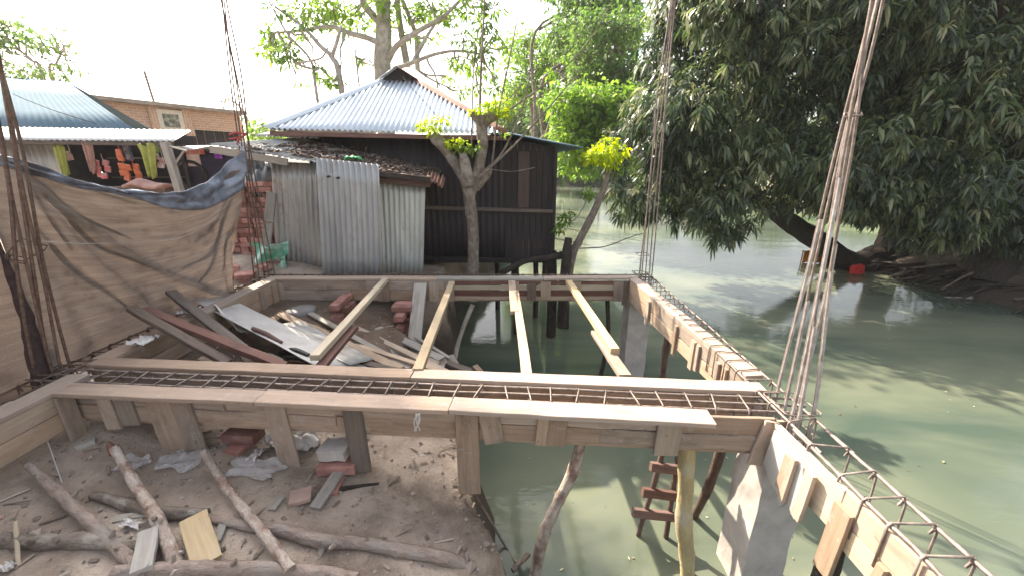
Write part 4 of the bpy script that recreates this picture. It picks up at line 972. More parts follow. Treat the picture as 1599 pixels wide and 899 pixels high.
mb.box((x0-5, 10.5, 1.3), (x1-.6, 10.6, 3.6)); mb.build('inner_wall', dark, t); mb = MB(); mb.box((x1+.25, 8.9, 1.3), (x1+.33, 9.5, 3.3)); mb.build('inner_wall', dark, t)
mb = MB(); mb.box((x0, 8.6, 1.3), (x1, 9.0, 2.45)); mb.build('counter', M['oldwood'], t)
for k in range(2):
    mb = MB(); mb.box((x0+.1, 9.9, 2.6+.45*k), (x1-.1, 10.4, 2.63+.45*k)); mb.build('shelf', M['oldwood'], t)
cl = {'yg': simple('yellow_green_cloth', (.40, .42, .12), (.27, .29, .07), 7, .8), 'or': simple('orange_foil', (.55, .17, .06), (.36, .08, .05), 14, .4), 'rd': simple('red_packets', (.55, .06, .06), (.35, .30, .28), 12, .45),
      'pk': simple('pinkish_wrap', (.46, .29, .25), (.30, .16, .13), 6, .7), 'wh': simple('white_packets', (.7, .68, .66), (.45, .15, .12), 12, .5), 'bl': simple('dark_blue_packets', (.05, .06, .12), (.3, .3, .32), 12, .5), 'gn': simple('green_packets', (.12, .28, .10), (.3, .35, .1), 12, .5)}
def hung(name, px, py0, py1, wpx, Y, mat, label, cat, n=5):
    mb = MB(); a, b = Q(px, py0, Y), Q(px+3, py1, Y); wd = wpx/F*(Y*CP)
    if cat == 'cloth':
        a2 = a-V(wd/2, 0, 0)
        mb.grid(lambda u, v: V(a.x+(u-.5)*wd*(1-.45*v*(1 if v > .3 else .5)), Y+.05*math.sin(u*14+v*3), a.z+(b.z-a.z)*v+.03*math.sin(u*9)), 16, 10)
        o = mb.build(name, mat, solid=.006)
    else:
        k = max(3, int((a.z-b.z)/.13))
        for i in range(k):
            for j in range(max(1, int(wd/.14))):
                c = V(a.x-wd/2+.07+.14*j+rnd(-.03, .03), Y+rnd(-.05, .05), a.z+(b.z-a.z)*(i+.5)/k)
                mb.plank(c+V(-.055, 0, rnd(-.02, .02)), c+V(.055, rnd(-.02, .02), rnd(-.02, .02)), .12, .035, V(0, -1, rnd(-.3, .3)), n=2, jit=.006, ch=.012)
        mb.tube([V(a.x, Y+.03, a.z+.12), V(a.x, Y+.03, b.z)], .006, 5)
        o = mb.build(name, mat)
    return tag(o, label, cat, 'goods hung along the shop front')
hung('cloth_bundle', 89, 228, 275, 14, 8.45, cl['yg'], 'narrow yellow-green cloth hung at the corrugated end of the shop front', 'cloth')
hung('cloth_bundle', 226, 226, 278, 24, 8.3, cl['yg'], 'wide yellow-green cloth hung beside the shop awning post', 'cloth')
hung('cloth_bundle', 133, 222, 270, 13, 8.4, cl['pk'], 'tall pinkish cloth roll hung in the middle of the shop front', 'cloth')
hung('packet_string', 183, 232, 275, 14, 8.4, cl['or'], 'string of bright orange packets hung in the shop front', 'packets')
hung('packet_string', 158, 250, 278, 26, 8.5, cl['rd'], 'low string of small red and pale packets hung left of the orange ones', 'packets')
hung('packet_string', 206, 258, 282, 26, 8.45, cl['or'], 'low heap of orange packets beside the wide yellow-green cloth', 'packets')
hung('packet_string', 105, 232, 250, 20, 8.6, cl['wh'], 'small string of white packets beside the narrow yellow-green cloth', 'packets')
hung('packet_string', 250, 240, 262, 16, 8.5, cl['wh'], 'red and white packets hung behind the shop awning post', 'packets')
hung('packet_string', 200, 226, 250, 18, 8.9, cl['bl'], 'dark blue packets hung high between orange packets and yellow-green cloth', 'packets')
hung('packet_string', 245, 224, 238, 14, 8.8, cl['gn'], 'small green packets hung high under the shop awning end', 'packets')
mb = MB(); q = Q(222, 288, 8.0); mb.grid(lambda u, v: q+V(-.42+.8*u, .3*v, .04*math.sin(u*7)+.12*math.sin(u*math.pi)*math.sin(v*math.pi)-.05), 16, 8); tag(mb.build('folded_cloth', cl['pk'], solid=.05), 'folded pink cloth lying on the counter behind the tarpaulin', 'cloth')
# dark covered stall beside it
t = thing('covered_stall', V(-6, 9.2, 1.3), 'dark covered stall with a pale notice, standing between the shop and the brick stack', 'stall')
s0, s1 = Q(284, 235, 9.0), Q(362, 235, 9.0)
mb = MB(); mb.box((s0.x, 9.0, 1.3), (s1.x, 10.2, s0.z-.02)); mb.build('body', simple('dark_violet_cloth', (.035, .03, .055), (.02, .018, .03), 4, .8), t)
mb = MB(); mb.grid(lambda u, v: V(s0.x-.2+(s1.x-s0.x+.5)*u, 8.6+1.7*v, s0.z+.03+.10*v+.03*math.sin(u*11)), 14, 4); mb.build('cover', M['palesheet'], t, solid=.01)
mb = MB(); c = Q(301, 248, 8.97); mb.box((c.x-.15, 8.965, c.z-.16), (c.x+.15, 8.99, c.z+.1)); mb.build('notice', simple('pale_pink_notice', (.6, .5, .47), (.5, .36, .33), 8, .7), t)
mb = MB(); c = Q(300, 237, 8.97); mb.box((c.x-.2, 8.96, c.z-.06), (c.x+.26, 8.985, c.z+.05)); mb.build('red_strip', cl['rd'], t)
mb = MB(); c = Q(300, 275, 8.95); mb.tube([c+V(.3*math.cos(a), 0, .3*math.sin(a)) for a in np.linspace(0, 2*math.pi, 17)[:-1]], .035, 6, closed=True); mb.build('hoop', M['darkbark'], t)
mb = MB(); c = Q(340, 242, 8.95); mb.grid(lambda u, v: c+V(-.08+.16*u, .02*math.sin(u*9), .08-.16*v), 4, 4); tag(mb.build('purple_pouch', simple('purple_pouch_plastic', (.28, .05, .42), (.18, .03, .3), 6, .5), t), None)

# brick building
t = thing('brick_building', V(-15, 18, 1.5), 'long pale brick building with dark openings and a flat roof, beyond the shop', 'building')
W0, W1 = V(-19.0, 12.6, 0), V(-14.0, 21.6, 0); wd_ = (W1-W0).normalized(); wn = V(wd_.y, -wd_.x, 0); HT = 5.35
def W(s, z, o=0): return W0+wd_*s+wn*o+V(0, 0, z)
LEN = (W1-W0).length
m = NT('pale_brickwork'); tb = m.n('ShaderNodeTexBrick'); m.l(m.coord('UV', (1, 1, 1)), tb.inputs['Vector'])
tb.inputs['Scale'].default_value = 1; tb.inputs['Brick Width'].default_value = .30; tb.inputs['Row Height'].default_value = .105; tb.inputs['Mortar Size'].default_value = .014
tb.inputs['Color1'].default_value = (.52, .33, .22, 1); tb.inputs['Color2'].default_value = (.44, .26, .175, 1); tb.inputs['Mortar'].default_value = (.52, .44, .37, 1)
wallm = m.done(m.principled(tb.outputs[0], .9, 0, .2))
def px_s(px):                           # station along the facade for an image column
    d = ray(px, 200); den = d.x*wd_.y-d.y*wd_.x
    return (W0.y*d.x-W0.x*d.y)/(-den) if den else 0
ops = [(px_s(203), px_s(236), 3.2, 4.42), (px_s(252), px_s(290), 1.4, 4.24), (px_s(302), px_s(378), 2.6, 4.5)]
cuts = [0]+[q for o_ in ops for q in o_[:2]]+[LEN]
mb = MB()
def wq(s0_, s1_, z0_, z1_):
    mb.add([W(s0_, z0_), W(s1_, z0_), W(s1_, z1_), W(s0_, z1_)], [[0, 1, 2, 3]], [[(s0_, z0_), (s1_, z0_), (s1_, z1_), (s0_, z1_)]])
for i in range(0, len(cuts)-1, 2): wq(cuts[i], cuts[i+1], .5, HT)
for a, b, z1, z2 in ops: wq(a, b, z2, HT); wq(a, b, .5, z1)
sd2 = wn*-6
mb.add([W(LEN, .5), W(LEN, .5)+sd2, W(LEN, HT)+sd2, W(LEN, HT)], [[0, 1, 2, 3]], [[(0, .5), (6, .5), (6, HT), (0, HT)]])
mb.add([W(0, .5)+sd2, W(LEN, .5)+sd2, W(LEN, HT)+sd2, W(0, HT)+sd2], [[3, 2, 1, 0]], [[(0, .5), (9, .5), (9, HT), (0, HT)]])
mb.build('wall', wallm, t)
for a, b, z1, z2 in ops:
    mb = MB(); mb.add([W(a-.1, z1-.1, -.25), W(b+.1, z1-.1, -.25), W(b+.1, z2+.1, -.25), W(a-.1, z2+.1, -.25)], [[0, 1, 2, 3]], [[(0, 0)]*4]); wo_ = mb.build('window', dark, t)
    for k in range(1, 5):
        mb = MB(); s_ = a+(b-a)*k/5; mb.tube([W(s_, z1, -.1), W(s_, z2, -.1)], .025, 5); mb.build('bar', M['rust'], wo_)
mb = MB()
a, b = W(-.3, HT+.08, -2.9), W(LEN+.3, HT+.08, -2.9); mb.plank(a, b, 6.6, .16, n=3, ch=.02); mb.build('roof', simple('grey_roof_slab', (.34, .29, .25), (.24, .2, .17), 3, .9), t)
mb = MB(); s_ = px_s(244); mb.plank(W(s_, 1, .04), W(s_, HT, .04), .35, .1, wn, n=3); mb.build('pilaster', wallm, t); mb = MB()
s_ = px_s(295); mb.plank(W(s_, 1, .04), W(s_, HT, .04), .35, .1, wn, n=3); mb.build('pilaster', wallm, t)
pa, pb = px_s(249), px_s(288); zm, zM = 4.33, 5.26
mb = MB(); mb.plank(W((pa+pb)/2, zm, .05), W((pa+pb)/2, zM, .05), pb-pa, .08, wn, n=1); pf = mb.build('sign_frame', simple('cream_plaster', (.66, .60, .52), (.56, .5, .43), 4, .9), t)
m = NT('dark_picture'); n1 = m.noise(m.world(), 6, 4, .7); pic = m.done(m.principled(m.ramp(n1, [(.35, (.06, .07, .05)), (.52, (.20, .20, .15)), (.66, (.42, .42, .36))]), .6))
mb = MB(); mb.plank(W((pa+pb)/2, zm+.2, .10), W((pa+pb)/2, zM-.18, .10), (pb-pa)*.62, .03, wn, n=1); mb.build('picture', pic, pf)
t = thing('aerial_pole', W(px_s(267), HT+.1, -1), 'thin pole with a short crossbar on the roof of the brick building', 'aerial')
b0 = W(px_s(267), HT+.1, -1); mb = MB(); mb.tube([b0, b0+V(-.1, 0, 1.45)], .05, 6); mb.build('pole', M['greysteel'], t)
mb = MB(); mb.tube([b0+V(-.48, -.1, 1.2), b0+V(.28, .1, 1.22)], .025, 5); mb.build('crossbar', M['greysteel'], t)

# ------------------------------------------------------------------ trees
def tree(name, label, limbs, crown, mat, leaf, per, flat=.6, W=.42, droop=.3, barkm='greybark', group=None, twigs=True, cat='tree'):
    base = Vector(limbs[0][0][0]); t = thing(name, base, label, cat, group); mb = MB(); allp = []
    for pp, r0, r1 in limbs:
        p = smooth_path(pp, 5); mb.tube(p, taper(len(p), r0, r1), 9, wob=.05); allp += p
    cs = [Vector(c) for c, r in crown]
    if twigs:
        for c, r in crown:
            c = Vector(c); near = min(allp, key=lambda q: (q-c).length)
            if (near-c).length > .1:
                p = curve_pts(near, c, 5, .1*rnd(-1, 1), .06*(near-c).length); mb.tube(p, taper(6, .035*leaf*6, .012*leaf*6), 5)
                for _ in range(3):
                    e = c+V(rnd(-1, 1), rnd(-1, 1), rnd(-.5, .5))*r*.8; mb.tube(curve_pts(p[3], e, 4, 0, .05*r), taper(5, .02*leaf*6, .006*leaf*6), 4)
    mb.build('trunk', M[barkm], t)
    if cs:
        B = clump_leaves(cs, [r for c, r in crown], per, flat, (leaf*.7, leaf*1.3), W, droop); leaf_mesh('crown', *B[:6], M[mat], t, B[6])
    return t
# tall open tree behind the hut
Y = 14.0
cl_pts = [(430, 60, .5), (418, 48, .4), (475, 20, .7), (500, 30, .6), (525, 40, .6), (545, 20, .6), (520, 12, .6), (560, 35, .45), (440, 70, .35), (428, 82, .4), (452, 95, .4), (412, 78, .35), (420, 90, .3),
          (600, 30, .55), (598, 50, .4), (640, 20, .6), (660, 25, .55), (690, 15, .6), (670, 5, .5), (700, 30, .45), (740, 15, .6), (755, 40, .45), (725, 60, .45), (745, 75, .4), (770, 62, .45), (790, 75, .35), (715, 100, .5),
          (735, 108, .45), (760, 115, .45), (755, 90, .4), (720, 145, .4), (745, 140, .4), (700, 120, .3), (680, 60, .3), (660, 62, .25), (480, 55, .4), (505, 120, .35), (520, 130, .3), (470, 130, .22), (560, 95, .25), (640, 55, .25), (770, 15, .4), (775, 140, .3), (500, 5, .6), (600, 0, .6), (545, 62, .22), (690, 150, .25)]
crown = [(Q(x, y, Y+rnd(-1.5, 1.5)), r*.85) for x, y, r in cl_pts]
crown += [(Q(x, y, Y+rnd(-1.5, 1.5)), .6) for x, y in ((460, -40), (520, -30), (580, -50), (640, -40), (700, -40), (760, -35), (550, -90), (650, -90), (720, -80), (480, -80))]
crown += [(V(rnd(-14, -10.5), rnd(12.5, 15.5), rnd(13.5, 16)), rnd(.7, .95)) for _ in range(20)]   # unseen clumps above the frame, added to shade the left boards
limbs = [([V(Q(598, 200, Y).x, Y, 1.2), Q(598, 120, Y), Q(599, 60, Y), Q(598, 0, Y), Q(600, -60, Y), Q(600, -100, Y)], .30, .16),
         ([Q(608, 78, Y), Q(580, 62, Y-.3), Q(545, 52, Y-.6), Q(515, 42, Y-.7), Q(470, 48, Y-.8), Q(425, 52, Y-.8)], .10, .025),
         ([Q(606, 95, Y), Q(620, 72, Y-.3), Q(655, 48, Y-.4), Q(690, 28, Y-.5), Q(720, 0, Y-.5)], .10, .04),
         ([Q(598, 40, Y), Q(570, 10, Y), Q(545, -30, Y), V(-8, 14, 11.5), V(-11, 14, 14.3)], .13, .05), ([Q(592, 20, Y), Q(610, -10, Y), Q(640, -40, Y)], .12, .06),  # first limb stretched out of view to carry the added shading clumps
         ([Q(636, 105, Y+.5), Q(628, 60, Y+.5), Q(622, 20, Y+.4), Q(618, -30, Y)], .12, .08), ([Q(652, 110, Y+.8), Q(650, 60, Y+.8), Q(640, 30, Y+.5), Q(628, 0, Y)], .09, .06),
         ([Q(615, 108, Y), Q(645, 98, Y-.4), Q(680, 85, Y-.5), Q(715, 80, Y-.6), Q(750, 85, Y-.6)], .07, .025), ([Q(645, 98, Y-.4), Q(665, 60, Y-.4), Q(685, 30, Y-.5)], .07, .03)]
tree('tall_tree', 'tall open tree with a pale trunk rising right behind the tin hip roof', limbs, crown, 'lime', .19, 520, .45, .34)
limbs = [([V(Q(536, 150, 12.5).x, 12.5, 1.3), Q(532, 132, 12.5), Q(518, 90, 12.5), Q(500, 72, 12.6), Q(470, 40, 12.7), Q(425, 8, 12.8)], .10, .03), ([Q(518, 90, 12.5), Q(528, 60, 12.4), Q(533, 40, 12.4)], .06, .03),
         ([V(Q(496, 150, 12.5).x, 12.6, 1.3), Q(494, 145, 12.6), Q(485, 95, 12.6), Q(450, 55, 12.6), Q(430, 20, 12.6), Q(418, 0, 12.6)], .05, .02), ([Q(494, 110, 12.6), Q(465, 100, 12.5), Q(500, 92, 12.5), Q(512, 75, 12.5)], .04, .02),
         ([V(Q(560, 150, 12.5).x, 12.8, 1.3), Q(558, 110, 12.8), Q(556, 75, 12.8)], .035, .015)]
crown = [(Q(x, y, 12.5), r) for x, y, r in ((522, 128, .3), (500, 108, .22), (455, 88, .3), (440, 78, .28), (572, 92, .2), (430, 15, .3), (470, 38, .28))]
tree('slender_tree', 'slender bare-limbed tree beside the left slope of the tin hip roof', limbs, crown, 'midleaf', .2, 300, .5)
# airy tree over the shop
crown = [(Q(x, y, 24+rnd(-2, 2)), r*1.5) for x, y, r in ((5, 30, .5), (15, 45, .6), (40, 55, .7), (60, 68, .6), (80, 68, .5), (30, 70, .6), (10, 58, .6), (0, 75, .5), (95, 80, .4), (90, 92, .4), (85, 52, .3), (100, 65, .3), (122, 107, .35), (105, 118, .4), (80, 110, .4), (60, 108, .4), (30, 105, .7), (15, 115, .7), (5, 95, .6), (45, 118, .5), (-30, 60, .8), (-30, 100, .9))]
limbs = [([V(-31, 24, 1.5), V(-31, 24, 5), Q(-20, 100, 24), Q(10, 60, 24)], .3, .1), ([V(-26.5, 24, 1.5), Q(68, 122, 24), Q(50, 95, 24), Q(25, 75, 24)], .1, .05), ([V(-25.4, 24, 1.5), Q(80, 122, 24), Q(88, 100, 24), Q(95, 85, 24)], .08, .04)]
tree('airy_tree', 'airy feathery tree rising behind the blue tin roof', limbs, crown, 'midleaf', .26, 95, .45)
crown = [(Q(x, y, 40), r) for x, y, r in ((345, 155, .5), (352, 162, .4), (358, 150, .4), (382, 155, .4), (388, 190, 1.0), (392, 205, 1.2), (348, 172, .3))]
tree('far_tree', 'distant dark tree peeping past the end of the brick building', [([V(Q(390, 200, 40).x, 40, 1.3), Q(390, 200, 40), Q(372, 165, 40), Q(352, 155, 40)], .2, .05)], crown, 'midleaf', .3, 60, .6)
def bush_pts(pxs, Y, n, r):
    out = []
    for _ in range(n):
        a = random.random(); x = pxs[0]+(pxs[2]-pxs[0])*a; y = rnd(pxs[1], pxs[3]); out.append((Q(x, y, Y+rnd(-2, 2)), r*rnd(.7, 1.2)))
    return out
tree('green_bush', 'pale green bush far behind the lean-to roof', [([V(Q(430, 210, 30).x, 30, 1), Q(430, 208, 30)], .15, .08)], bush_pts((395, 200, 480, 225), 30, 26, 1.0), 'lime', .3, 60, .8)
# trees along the far left bank
def broad(name, label, px0, py0, px1, py1, Y, n, r, mat, leaf, per, trunk_px, group=None, barkm='bark'):
    cr = bush_pts((px0, py0, px1, py1), Y, int(n*1.3), r)
    b = V(Q(trunk_px, 250, Y).x, Y, max(gz(Q(trunk_px, 250, Y).x, Y), -.2))
    top = Q((px0+px1)/2, py0+(py1-py0)*.25, Y); mid = Q(trunk_px, (py0+py1)/2+20, Y)
    L = [([b, b.lerp(mid, .6), mid, top], .15, .04)]
    for k in range(4):
        L.append(([mid.lerp(top, rnd(0, .5)), Q(rnd(px0, px1), rnd(py0, py1), Y+rnd(-1, 1)), Q(rnd(px0, px1), rnd(py0, (py0+py1)/2), Y+rnd(-1, 1))], .07, .025))
    return tree(name, label, L, cr, mat, leaf, per, .6, .5, .3, barkm, group)
G_ = 'trees along the far river bank'
broad('leaning_tree', 'bright lime green tree leaning over the river beside the hut', 872, 140, 985, 268, 17, 70, .8, 'lime', .22, 150, 838, G_)
broad('leaning_tree', 'fresh green tree behind the upper left of the dark mango crown', 895, 30, 1000, 175, 20, 48, .95, 'midleaf', .22, 120, 850, G_)
broad('spreading_tree', 'feathery spreading tree showing sky holes above the bright lime tree', 800, 55, 945, 150, 30, 54, 1.2, 'lime', .24, 95, 832, G_)
broad('spreading_tree', 'tall feathery tree reaching the top of the picture left of the mango tree', 875, -20, 980, 80, 26, 48, 1.15, 'midleaf', .24, 110, 836, G_)
broad('round_tree', 'low pale green tree far up the river right of the hut roof', 775, 160, 860, 270, 48, 60, 2.0, 'lime', .42, 50, 812, G_)
broad('round_tree', 'low darker green tree far up the river between the hut roof and the lime tree', 835, 160, 915, 275, 44, 50, 1.8, 'midleaf', .4, 55, 868, G_)
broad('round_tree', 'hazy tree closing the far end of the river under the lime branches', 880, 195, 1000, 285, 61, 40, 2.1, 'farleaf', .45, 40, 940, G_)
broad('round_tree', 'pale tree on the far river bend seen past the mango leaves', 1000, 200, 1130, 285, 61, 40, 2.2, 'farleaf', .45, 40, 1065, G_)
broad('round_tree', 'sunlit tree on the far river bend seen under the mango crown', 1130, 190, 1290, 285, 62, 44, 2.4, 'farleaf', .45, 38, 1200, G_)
broad('round_tree', 'distant tree on the bank showing in the gap by the mango trunk', 1270, 200, 1400, 285, 61, 36, 2.4, 'midleaf', .45, 38, 1335, G_)
broad('waterside_bush', 'bright waterside bush in the gap under the mango crown', 1300, 300, 1350, 338, 26, 10, .45, 'lime', .2, 190, 1340, None)
broad('tall_bank_tree', 'bright green tree behind the mango at the top right of the picture', 1470, -40, 1640, 130, 15, 40, .95, 'lime', .2, 170, 1590, None)
broad('tall_bank_tree', 'green tree at the right edge above the root bank', 1570, 80, 1700, 330, 11, 34, .75, 'midleaf', .2, 230, 1590, None)

# ------------------------------------------------------------------ mango tree
t = thing('mango_tree', V(10.9, 11.4, 0), 'huge dark leathery-leaved tree spreading its curtain of leaves over the river', 'tree')
mb = MB()
def limb2(pp, r0, r1):
    p = smooth_path(pp, 5); mb.tube(p, taper(len(p), r0, r1), 10, wob=.06)
limb2([V(11.4, 11.6, .1), V(10.9, 11.5, .25), Q(1330, 412, 11.3), Q(1280, 378, 11.0), Q(1230, 345, 10.7), Q(1170, 300, 10.4), Q(1110, 240, 10.0)], .42, .14)
limb2([V(11.6, 11.8, .3), V(11.2, 11.4, 2), V(10.3, 10.8, 4), V(9.2, 10.4, 6), V(8, 10, 8)], .4, .1)
limb2([V(11.2, 11.4, 2), V(12.5, 11, 4), V(13, 10.6, 6.5)], .25, .08)
limb2([V(10.3, 10.8, 4), V(8, 10.2, 4.8), V(5.5, 9.8, 5), V(3.6, 9.6, 4.2)], .2, .05)
limb2([Q(1230, 345, 10.7), V(6.2, 10, 3.4), V(4.6, 9.6, 3.2), V(3.2, 9.4, 2.6)], .16, .04)
lobes = []
def zmin(x): return lin(x, [(2.2, 2.1), (3.0, 1.8), (3.6, 1.75), (4.3, 1.2), (4.9, 1.3), (5.4, 1.65), (6.5, 1.75), (7.6, 1.75), (8.6, 1.55), (9.5, 1.1), (11, 1.0), (14, 1.0)])
rs = np.random.RandomState(11)
for px, py, Yq, r in ((1130, 372, 9, .36), (1112, 356, 9, .36), (1150, 360, 9.1, .36), (1095, 335, 9, .4), (985, 325, 9.2, .4), (1010, 318, 9.1, .42), (970, 300, 9.3, .4), (1175, 335, 9.2, .4), (965, 262, 9.3, .4), (960, 225, 9.4, .4)):
    q = Q(px, py, Yq); lobes.append((q.x, q.y, q.z, r))
for k in range(34):
    x = rs.uniform(8.8, 14.2); r = rs.uniform(.45, .75); lobes.append((x, rs.uniform(8.2, 9.6), rs.uniform(1.35, 2.4), r))
for k in range(300):
    x = rs.uniform(2.9, 14.2); r = rs.uniform(.38, .85)
    z = zmin(x)+r*.72+(rs.uniform(0, 1)**1.25)*(8.2-zmin(x))
    yb = lin(x, [(2.5, 9.4), (5, 8.6), (9, 8.2), (14, 8.4)])
    if z > 6: yb += (z-6)*.5
    y = yb+rs.uniform(-.55, 2.1)+(0 if z > 2.6 else .3)
    xmin = lin(z, [(1, 3.6), (2, 2.7), (3.5, 2.75), (5, 3.0), (6.2, 3.25), (8, 4.2)])
    if x-r*.8 < xmin: x = xmin+r*.8
    lobes.append((x, y, z, r))
for k in range(80):
    x = rs.uniform(6, 14.5); r = rs.uniform(.7, 1.1); lobes.append((x, rs.uniform(10.5, 14.5), rs.uniform(3.2, 8.2), r))
B, D, U, VL = [], [], [], []
for (x, y, z, r) in lobes:
    lv = rs.normal(0, .13); n = int(76*r*r/.6); dd = randdir(n); rr = r*np.random.uniform(.55, 1.1, n)
    cen = np.array([x, y, z])+dd*rr[:, None]*np.array([[1, 1, .8]])
    for c, d0 in zip(cen, dd):
        if c[2] < zmin(c[0])-.35: continue
        k = np.random.randint(8, 14); an = np.random.uniform(0, 6.28)+np.arange(k)*2.4
        ax = d0*.6+np.array([0, 0, .15])+np.random.normal(size=3)*.3; ax /= np.linalg.norm(ax)
        e1 = np.cross(ax, [.3, .2, 1.]); e1 /= np.linalg.norm(e1); e2 = np.cross(ax, e1)
        dirs = ax[None]*np.random.uniform(.1, .9, (k, 1))+(np.cos(an)[:, None]*e1+np.sin(an)[:, None]*e2)*np.random.uniform(.4, 1.1, (k, 1))+np.array([[0, 0, -.45]])+np.random.normal(size=(k, 3))*.28
        B.append(np.repeat(c[None], k, 0)+dirs*.02+ax[None]*np.random.uniform(-.12, .06, (k, 1))); D.append(dirs); U.append(np.tile(ax, (k, 1))+np.random.normal(size=(k, 3))*.25)
        young = np.random.rand() < .09
        VL.append(np.clip(np.random.normal(.9 if young else .34+lv, .22, k), 0, 1))
B, D, U, VL = map(np.concatenate, (B, D, U, VL))
LL = np.random.uniform(.09, .235, len(B))
mb.build('trunk', M['darkbark'], t)
leaf_mesh('crown', B, D, U, LL, LL*.27, .62, M['mango'], t, VL)
print('mango leaves', len(B))
# small trees and roots on the root bank
tree('slim_tree', 'slim straight tree on the tip of the root bank in the bright gap', [([P(1372, 394, .25)-V(0, 0, .3), P(1372, 394, .25)+V(0, 0, .8), P(1366, 394, .25)+V(0, 0, 2.4)], .17, .12)], [], 'midleaf', .2, 100, barkm='brownpole')
tree('bank_tree', 'slender trunk rising at the right edge behind the leaves', [([V(14.4, 9.6, .9), Q(1594, 250, 9.6), Q(1582, 180, 9.6), Q(1572, 90, 9.6), Q(1562, -40, 9.6)], .11, .07)], [], 'midleaf', .2, 100, barkm='brownpole')
rt = thing('root_tangle', V(11, 9.5, .3), 'tangle of exposed grey roots along the shaded far bank', 'roots')
for i in range(55):
    yy = rnd(7.0, 13.0); xx = bank_right(yy)+rnd(.2, 1.3); a = V(xx, yy, gz(xx, yy)+.05)
    e = V(bank_right(yy)+rnd(-.25, .1), yy+rnd(-.8, .8), rnd(-.05, .12)); md = a.lerp(e, .5)+V(rnd(-.1, .1), rnd(-.2, .2), rnd(.0, .2))
    mb = MB(); p = smooth_path([a, md, e], 4); mb.tube(p, taper(len(p), rnd(.03, .07), .015), 6, wob=.1); mb.build('root', M['darkbark'] if i % 4 else M['bark'], rt)
tree('bank_stump', 'thick buttressed dark trunk on the shaded root bank', [([V(11.3, 9.0, .2), V(11.5, 9.1, .8), V(11.6, 9.2, 1.6), V(11.4, 9.3, 3)], .5, .22)], [], 'midleaf', .2, 100, barkm='darkbark')
# undergrowth on the bank
cr = []
for i in range(60):
    yy = rnd(6.5, 13); xx = bank_right(yy)+rnd(1.3, 4.5); cr.append((V(xx, yy, gz(xx, yy)+rnd(.2, 1.2)), rnd(.35, .7)))
ug = empty('undergrowth', V(12, 9, .5)); tag(ug, 'dark leafy undergrowth at the back of the root bank', None, None, 'stuff')
Bq = clump_leaves([c for c, r in cr], [r for c, r in cr], 160, .7, (.12, .24), .35, .4); o = leaf_mesh('leaves', *Bq[:6], M['mango'], ug, Bq[6]*.7); tag(o, None, None, None, 'stuff')
cr = []
for i in range(230):
    if i < 110: x = rnd(2, 42); y = rnd(58.5, 62); r = rnd(.8, 1.6); z = rnd(.4, 2.4)
    elif i < 160: y = rnd(13.5, 56); x = bank_right(y)+rnd(.2, 3); r = rnd(.4, .9)*(.7+y/60); z = rnd(.4, 1.6)*(.7+y/50)
    else: y = rnd(14, 57); x = bank_left(y)-rnd(-.1, 2.0); r = rnd(.35, .8)*(.7+y/60); z = rnd(.3, 1.5)*(.6+y/60)
    cr.append((V(x, y, z), r))
ug = empty('bank_greenery', V(20, 58, .5)); tag(ug, 'pale low greenery massed along the far river banks', None, None, 'stuff')
Bq = clump_leaves([c for c, r in cr], [r for c, r in cr], 75, .8, (.2, .42), .5, .3); o = leaf_mesh('leaves', *Bq[:6], M['midleaf'], ug, Bq[6]); tag(o, None, None, None, 'stuff')
# coloured sheets added to stand in for river reflections
t = thing('orange_reflection', V(9.3, 11.3, 0), 'orange sheet added as a river reflection, on low poles beside the mango trunk', 'cloth')
om = simple('orange_reflection_colour', (.90, .38, .04), (.80, .28, .02), 5, .6)
mb = MB(); a, b = P(1252, 411, 0), P(1304, 411, 0); yq = a.y; mb.grid(lambda u, v: V(a.x+(b.x-a.x)*u, yq+.06*math.sin(u*12), .36+.04*math.sin(u*5)-.37*v), 16, 8); mb.build('cloth', om, t, solid=.01)  # upright sheet added where the river mirrors orange
for q in (a, b): mb = MB(); mb.tube([V(q.x, yq+.05, -.3), V(q.x, yq+.05, .40)], .015, 6); mb.build('added_pole', M['brownpole'], t)
mb = MB(); mb.tube([V(a.x-.05, yq+.05, .37), V(b.x+.05, yq+.05, .37)], .012, 6); mb.build('added_pole', M['bamboo'], t)  # poles added to carry the orange sheet
t = thing('red_reflection', V(10.5, 11.0, 0), 'red sheet added as a river reflection where the mango trunk meets the water', 'cloth')
mb = MB(); q = P(1338, 422, .12); mb.grid(lambda u, v: q+V(-.22+.42*u, -.05*v+.03*math.sin(u*9), .30*(1-v)*(1-.6*abs(u-.6))-.1), 12, 8); mb.build('cloth', simple('red_reflection_colour', (.75, .06, .05), (.55, .03, .03), 6, .8), t, solid=.008)  # solid red sheet added in place of a reflection

# ------------------------------------------------------------------ logs, boards and litter on the mud
def glog(pts, rs, mat, label, dz=None, cat='log', name='log'):
    out = []
    for i, (px, py) in enumerate(pts):
        p = G(px, py); p.z += rs[min(i, len(rs)-1)]*.7+(dz[i] if dz else 0); out.append(p)
    return pole(out, rs, mat, label, cat, name, 10, .08)
glog([(52, 742), (90, 775), (150, 830), (214, 890)], [.022, .028, .030, .028], M['pinkbark'], 'pinkish stripped branch lying towards the camera at the left of the mud', [.06, .04, .02, .02], 'branch', 'branch')
glog([(190, 728), (212, 765), (245, 815), (268, 862), (282, 905)], [.027, .027, .030, .033, .032], M['palebark'], 'whitish peeling branch with a split red-brown end, between the mud branches', [.12, .08, .05, .03, .02], 'branch', 'branch')
b = G(186, 724); mb = MB(); mb.tube([b+V(.03, -.04, .11), b+V(-.0, -.01, .145), b+V(-.02, .0, .175)], [.022, .017, .006], 7, wob=.2); mb.tube([b+V(.04, -.03, .12), b+V(.045, .0, .16)], [.014, .005], 6, wob=.2)
tag(mb.build('split_stub', M['redwood']), 'reddish split stub at the end of the whitish branch', 'stub')
